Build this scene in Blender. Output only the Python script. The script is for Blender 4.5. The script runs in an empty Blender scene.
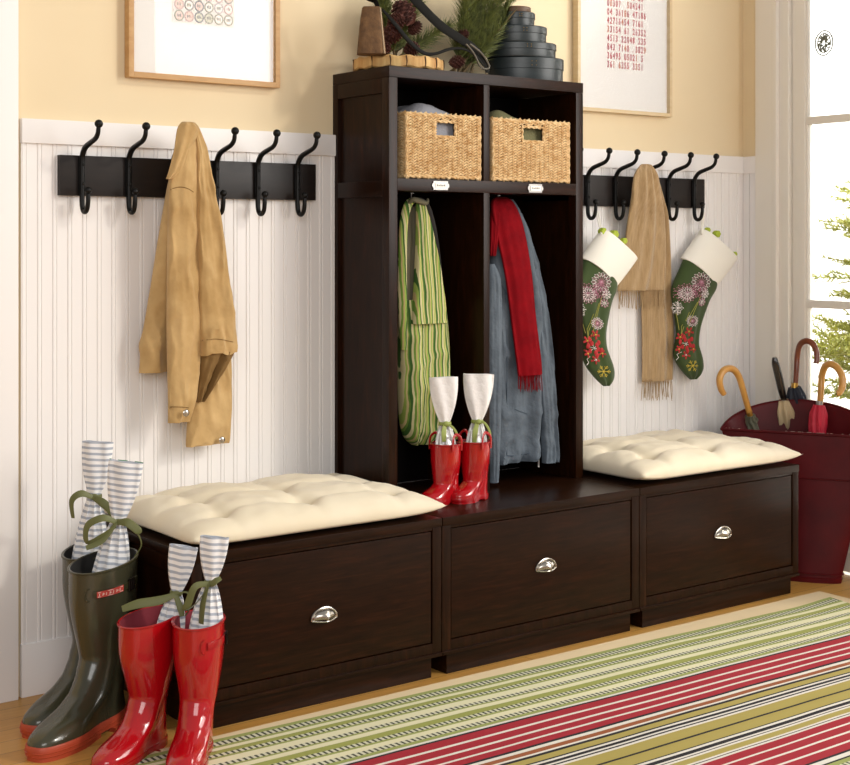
import bpy, bmesh, math, random
from mathutils import Vector, Matrix, noise
from mathutils.bvhtree import BVHTree
random.seed(7)
S = bpy.context.scene
COL = S.collection
PI = math.pi
# ------------------------------------------------------------------ camera
CAM = Vector((-1.8247, -4.0376, 1.3367)); YAW = -.6509; FPX = 1424.6; PY = 240.2
cam_d = bpy.data.cameras.new('camera'); cam = bpy.data.objects.new('camera', cam_d); COL.objects.link(cam)
cam.location = CAM; cam.rotation_euler = (PI/2, 0, YAW)
cam_d.sensor_width = 36; cam_d.lens = 36*FPX/850; cam_d.shift_y = -(382.5-PY)/850
cam_d.clip_start = .05; S.camera = cam
_c, _s = math.cos(YAW), math.sin(YAW)
RV = Vector((_c, _s, 0)); FV = Vector((-_s, _c, 0))
def at(u, v, y=None, z=None, x=None):
    """surveyed photo measurement -> world point at a known depth"""
    d = FV + RV*((u-425)/FPX) + Vector((0, 0, 1))*((PY-v)/FPX)
    if y is not None: t = (y-CAM.y)/d.y
    elif z is not None: t = (z-CAM.z)/d.z
    else: t = (x-CAM.x)/d.x
    return CAM + d*t

# ------------------------------------------------------------------ materials
def hx(h):
    h = h.lstrip('#'); r = [int(h[i:i+2], 16)/255 for i in (0, 2, 4)]
    return tuple((c/12.92 if c <= .04045 else ((c+.055)/1.055)**2.4) for c in r) + (1,)
class NT:
    def __init__(s, name):
        s.m = bpy.data.materials.new(name); s.m.use_nodes = True
        s.t = s.m.node_tree; s.n = s.t.nodes; s.l = s.t.links
        s.b = s.n['Principled BSDF']
    def new(s, t, **k):
        n = s.n.new(t)
        for a, b in k.items(): setattr(n, a, b)
        return n
    def link(s, a, b): s.l.new(a, b)
    def coord(s, kind='Object', scale=(1, 1, 1)):
        tc = s.new('ShaderNodeTexCoord'); mp = s.new('ShaderNodeMapping'); mp.inputs['Scale'].default_value = scale
        s.link(tc.outputs[kind], mp.inputs['Vector']); return mp.outputs[0]
    def noise(s, vec, scale, detail=3, rough=.5, dist=0):
        n = s.new('ShaderNodeTexNoise'); n.inputs['Scale'].default_value = scale; n.inputs['Detail'].default_value = detail
        n.inputs['Roughness'].default_value = rough; n.inputs['Distortion'].default_value = dist
        if vec is not None: s.link(vec, n.inputs['Vector'])
        return n.outputs['Fac']
    def ramp(s, fac, stops, const=False):
        r = s.new('ShaderNodeValToRGB'); cr = r.color_ramp
        if const: cr.interpolation = 'CONSTANT'
        while len(cr.elements) < len(stops): cr.elements.new(.5)
        for e, (p, c) in zip(cr.elements, stops): e.position = p; e.color = c
        s.link(fac, r.inputs[0]); return r.outputs[0]
    def math(s, op, a, b=None):
        m = s.new('ShaderNodeMath', operation=op)
        for i, v in enumerate((a, b)):
            if v is None: continue
            if isinstance(v, (int, float)): m.inputs[i].default_value = v
            else: s.link(v, m.inputs[i])
        return m.outputs[0]
    def sep(s, vec):
        x = s.new('ShaderNodeSeparateXYZ'); s.link(vec, x.inputs[0]); return x.outputs
    def bump(s, h, strength=.3, dist=.002):
        b = s.new('ShaderNodeBump'); b.inputs['Strength'].default_value = strength; b.inputs['Distance'].default_value = dist
        s.link(h, b.inputs['Height']); s.link(b.outputs[0], s.b.inputs['Normal'])
    def base(s, c):
        if isinstance(c, tuple): s.b.inputs['Base Color'].default_value = c
        else: s.link(c, s.b.inputs['Base Color'])
def mat(name, color, rough=.5, metal=0, var=None, vscale=8, vstretch=(1, 1, 1), bump=None, bscale=60, bdist=.001, coat=0, sheen=0, spec=.5):
    n = NT(name); c = hx(color) if isinstance(color, str) else color
    v = n.coord('Object', vstretch)
    if var:
        n.base(n.ramp(n.noise(v, vscale, 4, .6), [(.3, hx(var)), (.7, c)]))
    else: n.base(c)
    n.b.inputs['Roughness'].default_value = rough; n.b.inputs['Metallic'].default_value = metal
    n.b.inputs['Specular IOR Level'].default_value = spec
    if coat: n.b.inputs['Coat Weight'].default_value = coat; n.b.inputs['Coat Roughness'].default_value = .08
    if sheen: n.b.inputs['Sheen Weight'].default_value = sheen
    if bump: n.bump(n.noise(v, bscale, 3), bump, bdist)
    return n.m
M = {}
M['cream_paint'] = mat('cream_paint', '#e8d5b2', .75, var='#e4cfa9', vscale=1.2, bump=.12, bscale=90)
M['white_paint'] = mat('white_paint', '#eeeae8', .42, bump=.06, bscale=120)
M['door_paint'] = mat('door_paint', '#ece6dc', .45)
def wood_dark(name, st):
    n = NT(name); v = n.coord('Object', st)
    f = n.noise(v, 6, 5, .62, .6)
    n.base(n.ramp(f, [(.3, hx('#160802')), (.55, hx('#231005')), (.75, hx('#331709'))]))
    n.b.inputs['Roughness'].default_value = .3; n.b.inputs['Specular IOR Level'].default_value = .16
    n.bump(f, .05, .001); return n.m
M['espresso_h'] = wood_dark('espresso_wood_across', (1.2, 8, 14))
M['espresso_v'] = wood_dark('espresso_wood_upright', (14, 8, 1.2))
M['espresso_shade'] = mat('espresso_recess_shade', '#0a0504', .7, spec=.1)  # near-black copy of the espresso, recess shade put into its colour
def floor_mat():
    n = NT('floor_planks'); v = n.coord('Object', (1, 1, 1)); x, y, z = n.sep(v)
    row = n.math('FLOOR', n.math('DIVIDE', y, .085))
    wn = n.new('ShaderNodeTexWhiteNoise', noise_dimensions='1D'); n.link(row, wn.inputs['W'])
    xo = n.math('ADD', x, n.math('MULTIPLY', wn.outputs['Value'], 7.3))
    seg = n.math('FLOOR', n.math('DIVIDE', xo, 1.3))
    wn2 = n.new('ShaderNodeTexWhiteNoise', noise_dimensions='2D')
    cb = n.new('ShaderNodeCombineXYZ'); n.link(row, cb.inputs[0]); n.link(seg, cb.inputs[1]); n.link(cb.outputs[0], wn2.inputs['Vector'])
    g = n.new('ShaderNodeCombineXYZ'); n.link(n.math('MULTIPLY', xo, 2.2), g.inputs[0]); n.link(n.math('MULTIPLY', y, 30), g.inputs[1]); n.link(n.math('MULTIPLY', row, 3.1), g.inputs[2])
    gr = n.noise(g.outputs[0], 3, 5, .6, .4)
    tone = n.math('ADD', n.math('MULTIPLY', gr, .55), n.math('MULTIPLY', wn2.outputs['Value'], .35))
    colr = n.ramp(tone, [(.15, hx('#a9762f')), (.45, hx('#c08d45')), (.8, hx('#d0a25c'))])
    fy = n.math('FRACT', n.math('DIVIDE', y, .085)); fx = n.math('FRACT', n.math('DIVIDE', xo, 1.3))
    gap = n.math('MAXIMUM', n.math('LESS_THAN', fy, .022), n.math('LESS_THAN', fx, .0015))
    mx = n.new('ShaderNodeMix', data_type='RGBA'); n.link(gap, mx.inputs[0]); n.link(colr, mx.inputs[6]); mx.inputs[7].default_value = hx('#5e3d1a')
    n.base(mx.outputs[2]); n.b.inputs['Roughness'].default_value = .38; n.bump(gr, .04, .001); return n.m
M['floor'] = floor_mat()
M['iron'] = mat('black_iron', '#121110', .42, .6, bump=.35, bscale=140, bdist=.0015)
M['rack_wood'] = mat('rack_wood', '#231b17', .4, spec=.3, var='#181210', vscale=5, vstretch=(1, 6, 8))
M['nickel'] = mat('brushed_nickel', '#b9b2a8', .25, 1)
M['silver'] = mat('silver_plate', '#9a9692', .35, .85)
M['card'] = mat('paper_card', '#efece6', .8)
M['print_gray'] = mat('grey_ink', '#8b8682', .8)
M['oak'] = mat('oak_frame', '#c9a06c', .5, var='#b98c57', vscale=6, vstretch=(3, 3, 12), bump=.05)
M['birch'] = mat('birch_frame', '#dcc6a0', .5, var='#d2b88c', vscale=6, vstretch=(3, 3, 12))
M['matboard'] = mat('mat_board', '#f3efea', .8)
M['cushion'] = mat('cream_cotton', '#e6dac2', .85, var='#e0d2b6', vscale=5, bump=.25, bscale=500, bdist=.0006, sheen=.15)
M['thread'] = mat('tuft_thread', '#d9c7a0', .9)
M['tan_suede'] = mat('tan_suede', '#c9a772', .85, var='#a9854f', vscale=6, bump=.7, bscale=40, bdist=.0025, sheen=.2)
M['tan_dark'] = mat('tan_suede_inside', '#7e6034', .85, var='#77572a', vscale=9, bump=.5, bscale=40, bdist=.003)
M['camel'] = mat('camel_wool', '#b89a70', .95, var='#9a7c54', vscale=22, vstretch=(6, 3, .6), bump=.6, bscale=350, bdist=.0015, sheen=.4)
M['blue'] = mat('slate_blue_cotton', '#606a74', .85, var='#48515b', vscale=7, bump=1.0, bscale=26, bdist=.008)
M['blue_dark'] = mat('slate_blue_seams', '#3c4855', .85)
M['red_wool'] = mat('red_wool', '#820a14', .95, var='#6b0710', vscale=20, bump=.5, bscale=350, bdist=.0012, spec=.1)
M['red_rubber'] = mat('red_rubber', '#a90a14', .14, coat=.5, bump=.05, bscale=9, bdist=.004)
M['red_trim'] = mat('dark_red_rubber', '#9c0b14', .2, coat=.3)
M['red_lining'] = mat('red_lining', '#7d2230', .8)
M['green_rubber'] = mat('olive_rubber', '#3f3d2b', .24, coat=.3, var='#38372a', vscale=4, bump=.05, bscale=9, bdist=.004)
M['green_trim'] = mat('olive_rubber_trim', '#34321f', .3)
M['black_lining'] = mat('black_lining', '#141211', .8)
M['orange_sole'] = mat('orange_rubber', '#b5482a', .5, var='#a5402a', vscale=10)
M['red_label'] = mat('red_label', '#b03a30', .6)
M['label_ink'] = mat('pale_ink', '#e2d3c6', .7)
M['buckle'] = mat('dark_buckle', '#1c1614', .3, .7)
M['ribbon'] = mat('olive_ribbon', '#5f6233', .55, sheen=.2)
M['ribbon_light'] = mat('green_ribbon', '#8f9a4e', .55)
M['tissue'] = mat('white_paper', '#ece8e6', .6, bump=.9, bscale=28, bdist=.006)
M['foil'] = mat('silver_grey_paper', '#d5d3d1', .3, .3, bump=.9, bscale=60, bdist=.004)
M['green_edge'] = mat('green_thread', '#2f7a4d', .8)
def stripes_mat(name, period, stops, axis=2, const=True, rough=.85, wob=0.0, bumps=.4):
    n = NT(name); v = n.coord('Object'); c = n.sep(v)[axis]
    if wob: c = n.math('ADD', c, n.math('MULTIPLY', n.noise(v, 12), wob))
    f = n.math('FRACT', n.math('DIVIDE', c, period))
    n.base(n.ramp(f, stops, const)); n.b.inputs['Roughness'].default_value = rough
    n.bump(n.noise(v, 40), bumps, .003); return n.m
W_, G_ = hx('#eeecec'), hx('#a9afbb')
M['ticking'] = stripes_mat('striped_cotton', .0165, [(0, W_), (.5, W_), (.58, G_), (.92, G_), (1, W_)], const=False, wob=.008)
dg, lg, bg_, md = hx('#365c1e'), hx('#93a84c'), hx('#c6bd8c'), hx('#64842f')
M['bag_stripe'] = stripes_mat('green_stripe_canvas', .047, [(0, dg), (.13, bg_), (.24, md), (.36, hx('#b7a06a')), (.44, lg), (.55, dg), (.64, bg_), (.78, lg), (.86, hx('#c9b57c')), (.93, md)], axis=0, wob=.01)
M['bag_lining'] = mat('bag_lining', '#6f6a55', .9)
M['bag_strap'] = mat('dark_strap', '#2b2826', .8, bump=.3, bscale=300)
M['straw'] = mat('woven_seagrass', '#ecd0a0', .7, var='#b8894e', vscale=55, vstretch=(1, 1, 1.6), bump=.5, bscale=260, bdist=.001)
M['straw_gap'] = mat('seagrass_gap_shade', '#2c1a0b', .9)  # shade between the strands put into the shell's dark colour
M['gray_cloth'] = mat('grey_knit', '#8f8f96', .9, bump=.8, bscale=120, bdist=.003)
M['olive_cloth'] = mat('olive_knit', '#6d6a48', .9, bump=.8, bscale=120, bdist=.003)
M['stock_green'] = mat('green_felt', '#374a1b', .9, var='#2f4017', vscale=14, bump=.4, bscale=300, sheen=.2)
M['stock_white'] = mat('cream_felt', '#f0ebdf', .9, bump=.4, bscale=200, sheen=.2)
M['lime'] = mat('lime_felt', '#a9ba35', .7)
M['em_white'] = mat('white_embroidery', '#e7e0dc', .8)
M['em_pink'] = mat('pink_embroidery', '#b5788c', .8)
M['em_plum'] = mat('plum_embroidery', '#7f3a52', .8)
M['em_red'] = mat('red_embroidery', '#a81f22', .8)
M['em_yellow'] = mat('yellow_embroidery', '#d2b844', .8)
M['em_stem'] = mat('stem_embroidery', '#a8a44c', .8)
M['bin_red'] = mat('worn_red_metal', '#5a0a10', .42, var='#42060b', vscale=5, bump=.25, bscale=18, bdist=.002, spec=.2)
M['bin_chip'] = mat('bare_metal_wear', '#a38d84', .5, .5)
M['honey_wood'] = mat('honey_wood', '#cf9a4c', .3, var='#bd843a', vscale=12, coat=.4)
M['chestnut'] = mat('chestnut_wood', '#7b3a17', .28, var='#652c10', vscale=14, coat=.5)
M['black_wood'] = mat('black_lacquer', '#1c1614', .2, coat=.5)
M['brass'] = mat('brass', '#c69a4c', .3, .9)
M['um_gray'] = mat('grey_umbrella_cloth', '#5c5a48', .7, bump=.5, bscale=80)
M['um_tan'] = mat('tan_umbrella_cloth', '#bda783', .7, bump=.3, bscale=80)
M['um_navy'] = mat('navy_umbrella_cloth', '#141b2c', .6, bump=.4, bscale=80)
M['um_red'] = mat('crimson_umbrella_cloth', '#b3132f', .6, bump=.4, bscale=80)
M['bark_wood'] = mat('cut_log_wood', '#d9b678', .7, var='#a8743a', vscale=9, vstretch=(3, 3, .4), bump=.5, bscale=40, bdist=.003)
M['log_crack'] = mat('log_crack', '#3c2612', .9)
M['bell'] = mat('rusty_bell', '#7d5c3a', .7, .3, var='#563c25', vscale=30, bump=.8, bscale=70, bdist=.003)
M['leather'] = mat('dark_leather', '#100e0a', .65, spec=.15, bump=.3, bscale=90)
M['pine'] = mat('pine_needles', '#848c46', .6, var='#2b351a', vscale=45)
M['twig'] = mat('pine_twig', '#5b4a2c', .8)
M['cone'] = mat('pine_cone', '#5c2f26', .8, var='#3f2019', vscale=40)
M['boxpaint'] = mat('slate_green_paint', '#293133', .36, var='#1f2627', vscale=14, vstretch=(1, 1, 5), bump=.3, bscale=60)
M['boxwood'] = mat('brown_box_lid', '#5b4029', .5)
M['leaf_out'] = mat('garden_needles', '#a2a548', .6, var='#777f30', vscale=12)
M['siding'] = mat('white_siding', '#f3f1ee', .8)
M['lawn'] = mat('pale_gravel', '#d3cfc4', .9, var='#c3beb2', vscale=6)
M['pewter'] = mat('pewter', '#74776a', .6, .2)
M['pad'] = mat('pale_layer', '#e3cba3', .9, bump=.3, bscale=200)
def glass_mat(name, refl=.06, tint=(1, 1, 1, 1)):
    n = NT(name); n.n.remove(n.b)
    t = n.new('ShaderNodeBsdfTransparent'); t.inputs[0].default_value = tint
    g = n.new('ShaderNodeBsdfGlossy'); g.inputs['Roughness'].default_value = .02
    lw = n.new('ShaderNodeFresnel'); lw.inputs[0].default_value = 1.3
    mx = n.new('ShaderNodeMixShader'); n.link(lw.outputs[0], mx.inputs[0]); n.link(t.outputs[0], mx.inputs[1]); n.link(g.outputs[0], mx.inputs[2])
    n.link(mx.outputs[0], n.n['Material Output'].inputs[0]); return n.m
M['glass'] = glass_mat('clear_glass')
# rug
def dash_mat():
    n = NT('rug_dash'); x = n.sep(n.coord('Object'))[0]
    f = n.math('FRACT', n.math('DIVIDE', x, .017))
    n.base(n.ramp(f, [(0, hx('#4a4b3a')), (.45, hx('#cfcdb4'))], True)); n.b.inputs['Roughness'].default_value = .95; return n.m
def rugm(nm, c): return mat('rug_'+nm, c, .95, bump=.5, bscale=500, bdist=.001)
RUG = {'green': rugm('green', '#969e58'), 'cream': rugm('cream', '#dfd9b4'), 'olive': rugm('olive', '#989c50'), 'dash': dash_mat(), 'white': rugm('white', '#dcd6cc'),
       'black': rugm('black', '#1d1a1e'), 'red': rugm('red', '#a01c2b'), 'rust': rugm('rust', '#97552f'), 'tan': rugm('tan', '#a89850')}

# ------------------------------------------------------------------ mesh helpers
class MB:
    def __init__(s): s.v = []; s.f = []; s.m = []; s.slots = []
    def slot(s, m):
        if m is None: return 0
        if m not in s.slots: s.slots.append(m)
        return s.slots.index(m)
    def add(s, vs, fs, m=None):
        o = len(s.v); k = s.slot(m); s.v += [tuple(p) for p in vs]
        for f in fs: s.f.append(tuple(i+o for i in f)); s.m.append(k)
    def box(s, a, b, m=None, bev=0):
        x0, y0, z0 = (min(a[i], b[i]) for i in range(3)); x1, y1, z1 = (max(a[i], b[i]) for i in range(3))
        bm = bmesh.new(); bmesh.ops.create_cube(bm, size=1)
        for v in bm.verts: v.co = Vector(((x0+x1)/2+v.co.x*(x1-x0), (y0+y1)/2+v.co.y*(y1-y0), (z0+z1)/2+v.co.z*(z1-z0)))
        if bev: bmesh.ops.bevel(bm, geom=bm.edges[:], offset=bev, segments=2, affect='EDGES', profile=.7)
        s.bm(bm, m); return s
    def bm(s, bm, m=None, mtx=None):
        bm.verts.index_update()
        vs = [(mtx @ v.co) if mtx else v.co.copy() for v in bm.verts]
        s.add(vs, [[v.index for v in f.verts] for f in bm.faces], m); bm.free()
    def sphere(s, c, r, m=None, seg=16, rings=10, sc=(1, 1, 1)):
        bm = bmesh.new(); bmesh.ops.create_uvsphere(bm, u_segments=seg, v_segments=rings, radius=r)
        s.bm(bm, m, Matrix.Translation(c) @ Matrix.Diagonal((*sc, 1))); return s
    def loft(s, rings, m=None, cap0=True, cap1=True, closed=True):
        n = len(rings[0]); vs = [p for r in rings for p in r]; fs = []
        for i in range(len(rings)-1):
            for j in range(n if closed else n-1):
                k = (j+1) % n
                fs.append((i*n+j, i*n+k, (i+1)*n+k, (i+1)*n+j))
        if cap0: fs.append(tuple(range(n-1, -1, -1)))
        if cap1: fs.append(tuple((len(rings)-1)*n+j for j in range(n)))
        s.add(vs, fs, m); return s
    def tube(s, pts, rad, m=None, seg=12, sub=6, flat=None):
        P = catmull(pts, sub) if sub else [Vector(p) for p in pts]
        R = rad if isinstance(rad, (list, tuple)) else [rad]*len(pts)
        Rr = interp(R, len(P)); rings = []; nrm = None
        for i, p in enumerate(P):
            t = (P[min(i+1, len(P)-1)]-P[max(i-1, 0)]).normalized()
            if nrm is None:
                nrm = Vector((0, 0, 1)) if abs(t.z) < .9 else Vector((1, 0, 0))
                if flat: nrm = Vector(flat[0])
            nrm = (nrm - t*nrm.dot(t)).normalized(); b = t.cross(nrm)
            a_, b_ = (1, 1) if not flat else (flat[1], flat[2])
            rings.append([p + nrm*(math.cos(q)*Rr[i]*a_) + b*(math.sin(q)*Rr[i]*b_) for q in (2*PI*k/seg for k in range(seg))])
        s.loft(rings, m); return s
    def lathe(s, prof, c, m=None, seg=32, ax=1, ay=1):
        s.loft([[(c[0]+r*ax*math.cos(2*PI*k/seg), c[1]+r*ay*math.sin(2*PI*k/seg), c[2]+z) for k in range(seg)] for r, z in prof], m); return s
    def poly(s, pts, off, m=None):
        """prism: polygon pts extruded by vector off"""
        n = len(pts); o = Vector(off); vs = [Vector(p) for p in pts]+[Vector(p)+o for p in pts]
        fs = [tuple(range(n)), tuple(range(2*n-1, n-1, -1))]+[(i, (i+1) % n+0, (i+1) % n+n, i+n) for i in range(n)]
        s.add(vs, fs, m); return s
def catmull(pts, sub):
    P = [Vector(p) for p in pts]; out = []
    for i in range(len(P)-1):
        a, b, c, d = P[max(i-1, 0)], P[i], P[i+1], P[min(i+2, len(P)-1)]
        for k in range(sub):
            t = k/sub
            out.append(.5*((2*b)+(c-a)*t+(2*a-5*b+4*c-d)*t*t+(3*b-a-3*c+d)*t**3))
    out.append(P[-1]); return out
def interp(R, n):
    out = []
    for i in range(n):
        f = i/(n-1)*(len(R)-1) if n > 1 else 0; k = min(int(f), len(R)-2) if len(R) > 1 else 0
        out.append(R[0] if len(R) == 1 else R[k]+(R[k+1]-R[k])*(f-k))
    return out
def sm(a, b, x):
    t = max(0, min(1, (x-a)/(b-a))); return t*t*(3-2*t)
def build(name, mb, m=None, parent=None, smooth=True, angle=40, world=True):
    me = bpy.data.meshes.new(name); off = Vector((0, 0, 0))
    if parent is not None and world:
        r = parent
        while r is not None: off = off + r.location; r = r.parent
    me.from_pydata([Vector(p)-off for p in mb.v], [], mb.f)
    slots = mb.slots if mb.slots else [m]
    for x in slots: me.materials.append(x)
    if mb.slots: me.polygons.foreach_set('material_index', mb.m)
    bm = bmesh.new(); bm.from_mesh(me); bmesh.ops.recalc_face_normals(bm, faces=bm.faces[:]); bm.to_mesh(me); bm.free()
    if smooth:
        me.polygons.foreach_set('use_smooth', [True]*len(me.polygons)); me.set_sharp_from_angle(angle=math.radians(angle))
    me.update()
    o = bpy.data.objects.new(name, me); COL.objects.link(o)
    if parent is not None: o.parent = parent
    return o
def tag(o, label, cat, group=None):
    o['label'] = label; o['category'] = cat
    if group: o['group'] = group
    return o
def thing(name, label, cat, loc=(0, 0, 0), rz=0, group=None):
    o = bpy.data.objects.new(name, None); COL.objects.link(o); o.location = loc; o.rotation_euler = (0, 0, rz)
    o.empty_display_size = .05
    return tag(o, label, cat, group)
def struct(name, mb, m=None, parent=None, **k):
    o = build(name, mb, m, parent, **k)
    if parent is None: o['kind'] = 'structure'
    return o
def dup(root, loc, label, rz=None):
    r = root.copy(); COL.objects.link(r); r.location = loc; r['label'] = label
    if rz is not None: r.rotation_euler = (0, 0, rz)
    for ch in list(root.children):
        c = ch.copy(); COL.objects.link(c); c.parent = r
        for g in list(ch.children):
            d = g.copy(); COL.objects.link(d); d.parent = c
    return r
def text_mesh(body, size, align='LEFT'):
    cu = bpy.data.curves.new('t', 'FONT'); cu.body = body; cu.size = size; cu.extrude = .0004; cu.offset = .0009; cu.align_x = align
    o = bpy.data.objects.new('t', cu); COL.objects.link(o)
    dg_ = bpy.context.evaluated_depsgraph_get(); me = bpy.data.meshes.new_from_object(o.evaluated_get(dg_))
    vs = [v.co.copy() for v in me.vertices]; fs = [tuple(p.vertices) for p in me.polygons]
    bpy.data.objects.remove(o); bpy.data.meshes.remove(me); return vs, fs

# ------------------------------------------------------------------ key dimensions (metres)
W = .858; DB = .60; HB = .4875; DH = .327; HH = 1.8986; XR = 2.966; XL = -.2426; ZT = 3.0
# ================================================================== SETTING
struct('floor', MB().box((-5, -7, -.05), (XR, .0, 0)), M['floor'])
struct('wall_back', MB().box((-5, 0, -.05), (XR+.15, .12, ZT)), M['cream_paint'])
# tongue-and-groove wainscot
prof = []; pitch = .0470; x = XL
while x < XR-.001:
    for dx, dy in ((0, 0), (.0015, .0032), (.0035, .0032), (.005, 0), (.0065, -.0006), (.0115, -.0006), (.013, 0), (.0145, .0022), (.016, .0022), (.0175, 0)):
        if x+dx < XR: prof.append((x+dx, -.012+dy))
    x += pitch
prof = [(px, (-.0008 if W+.012 < px < 2*W-.012 else py)) for px, py in prof]
prof.append((XR, -.012))
mb = MB(); n = len(prof)
vs = [(px, py, .15) for px, py in prof]+[(px, py, 1.63) for px, py in prof]
mb.add(vs, [(i, i+1, n+i+1, n+i) for i in range(n-1)])
struct('trim_1', mb, M['white_paint'], smooth=False)
ZC0, ZC1 = 1.621, 1.693
mb = MB().box((XL, -.022, ZC0), (W-.0025, 0, ZC1), bev=.003).box((2*W-.002, -.022, ZC0), (XR, 0, ZC1), bev=.003).box((XR-.022, -.085, ZC0), (XR, -.022, ZC1), bev=.003)
struct('trim_2', mb, M['white_paint'])
mb = MB().box((XL, -.018, 0), (XR, 0, .1547), bev=.003)
struct('baseboard_back', mb, M['white_paint'])
mb = MB().box((XL-.35, -.026, 0), (XL-.012, 0, ZT), bev=.003)
struct('trim_3', mb, M['white_paint'])
# right wall: jamb strip, casing, glazed door
Y0, Y1 = -.26, -1.16
mb = MB().box((XR, 0, -.05), (XR+.12, Y0+.01, ZT)).box((XR, Y1-.01, -.05), (XR+.12, -1.45, ZT)).box((XR, Y0+.01, 2.66), (XR+.12, Y1-.01, ZT))
struct('wall_right', mb, M['cream_paint'])
mb = MB()
x = 0
while x > -.08:
    mb.box((XR-.012, x, .15), (XR, max(x-.044, -.085), 1.63), bev=.003); x -= .047
struct('trim_4', mb, M['white_paint'])
mb = MB()
for a, b in ((-.086, -.185), (-1.235, -1.335)): mb.box((XR-.024, a, 0), (XR, b, 2.50), bev=.003)
mb.box((XR-.024, -.086, 2.68), (XR, -1.335, 2.80), bev=.003)
for a, b in ((-.183, -.205), (-1.215, -1.237)): mb.box((XR-.034, a, 0), (XR, b, 2.70), bev=.004)
for a, b in ((-.205, -.252), (-1.168, -1.215)): mb.box((XR-.016, a, 0), (XR+.11, b, 2.68), bev=.002)
struct('trim_5', mb, M['door_paint'])
door = bpy.data.objects.new('door_1', None); COL.objects.link(door); door.location = (XR, Y0, 0); door['kind'] = 'structure'
mb = MB(); xa, xb = XR+.002, XR+.044
mb.box((xa, Y0, .01), (xb, Y0-.062, 2.66), bev=.002).box((xa, Y1, .01), (xb, Y1+.09, 2.66), bev=.002)
mb.box((xa, Y0-.062, .01), (xb, Y1+.09, .26), bev=.002).box((xa, Y0-.062, 2.55), (xb, Y1+.09, 2.66), bev=.002)
build('door_frame', mb, M['door_paint'], door)
mb = MB()
for z in (1.075, 1.828): mb.box((xa+.004, Y0-.06, z-.016), (xb-.004, Y1+.088, z+.016), bev=.004)
mb.box((xa+.006, Y0-.058, .26), (xb-.004, Y0-.072, 2.55), bev=.003)
build('glazing_bar', mb, M['door_paint'], door)
for a, b in ((.26, 1.06), (1.09, 1.813), (1.843, 2.55)):
    build('glass_pane', MB().box((XR+.021, Y0-.066, a), (XR+.025, Y1+.086, b)), M['glass'], door)
# outside: lawn, sided house wall and evergreen branches
ob = build('lawn', MB().box((XR+.12, -6, -.3), (14, 9, -.1)), M['lawn']); ob['kind'] = 'structure'
mb = MB(); z = -.1
while z < 4.2:
    mb.add([(8.6, -4, z), (8.6, 12, z), (8.62, 12, z+.36), (8.62, -4, z+.36)], [(0, 1, 2, 3)]); mb.add([(8.6, -4, z), (8.6, 12, z), (8.64, 12, z), (8.64, -4, z)], [(0, 1, 2, 3)]); z += .36
mb.box((8.66, -4, -.1), (8.9, 12, 4.3))
ob = build('wall_outside', mb, M['siding'], smooth=False); ob['kind'] = 'structure'

def needles(mb, p, d, L, n, ln, m, up=.3, w=.0016, spread=.8):
    """needles along a twig from p in direction d"""
    d = Vector(d).normalized()
    for i in range(n):
        t = random.random(); q = Vector(p)+d*(L*t)
        r = Vector((random.gauss(0, 1), random.gauss(0, 1), random.gauss(0, 1))); r = (r-d*r.dot(d)).normalized()
        k = (d*(1-spread*.5)+r*spread+Vector((0, 0, up*.3))).normalized(); l = ln*random.uniform(.6, 1.1)*(1-.4*t)
        side = k.cross(Vector((random.random(), random.random(), random.random()))).normalized(); nn = k.cross(side)
        e = q+k*l
        mb.add([q+side*w, q-side*w*.5+nn*w*.8, q-side*w*.5-nn*w*.8, e], [(0, 1, 3), (1, 2, 3), (2, 0, 3)], m)
shr = thing('evergreen_bush', 'bushy yellow-green evergreen growing outside the glazed door', 'bush', (4.05, -.2, -.1))
tw, ne = MB(), MB()
tw.tube([(4.05, -.2, -.1), (4.03, -.22, .5), (4.06, -.2, 1.6)], [.03, .022, .008])
random.seed(11)
for i in range(60):
    z = random.uniform(.15, 1.5); a = random.uniform(PI*.3, PI*1.4); L = (.62 if z < .95 else .5)*random.uniform(.55, 1)
    p0 = Vector((4.045, -.21, z)); d = Vector((math.cos(a), math.sin(a), random.uniform(.0, .35))).normalized(); p1 = p0+d*L+Vector((0, 0, -.04))
    tw.tube([p0, p0+d*L*.5+Vector((0, 0, .02)), p1], [.004, .003, .0015], seg=6, sub=3)
    needles(ne, p0+d*L*.3, d, L*.75, 70, .065, None, w=.0042)
    for k in range(4):
        dd = (d+Vector((random.gauss(0, .5), random.gauss(0, .5), random.uniform(-.1, .35)))).normalized(); q = p0+d*L*random.uniform(.3, .95)
        tw.tube([q, q+dd*.18], .0025, seg=5, sub=0); needles(ne, q, dd, .2, 50, .055, None, w=.0038)
build('branches', tw, mat('green_stem', '#84813f', .7), shr); build('foliage', ne, M['leaf_out'], shr, smooth=False)
# oval ornament hung in the door's top pane
p = at(824, 43, x=XR+.012)
orn = thing('oval_ornament', 'small oval pewter ornament hanging inside the top pane of the door', 'ornament', tuple(p))
mb = MB(); ra, rb = .043, .05
mb.tube([(p.x, p.y+ra*math.cos(q), p.z+rb*math.sin(q)) for q in (2*PI*k/32 for k in range(33))], .003, sub=0, seg=8)
mb.tube([(p.x, p.y+ra*.74*math.cos(q), p.z+rb*.78*math.sin(q)) for q in (2*PI*k/32 for k in range(33))], .0026, sub=0, seg=6)
build('rim', mb, M['pewter'], orn)
mb = MB(); random.seed(3)
for k in range(16):
    q = 2*PI*k/16+.2; rr = random.uniform(.3, .7)
    mb.tube([(p.x, p.y+ra*rr*.4*math.cos(q), p.z+rb*rr*.4*math.sin(q)), (p.x-.002, p.y+ra*rr*math.cos(q+.3), p.z+rb*rr*math.sin(q+.3)), (p.x, p.y+ra*.78*math.cos(q), p.z+rb*.8*math.sin(q))], [.002, .0045, .0016], seg=6, sub=3)
build('scrollwork', mb, M['pewter'], orn)
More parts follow.
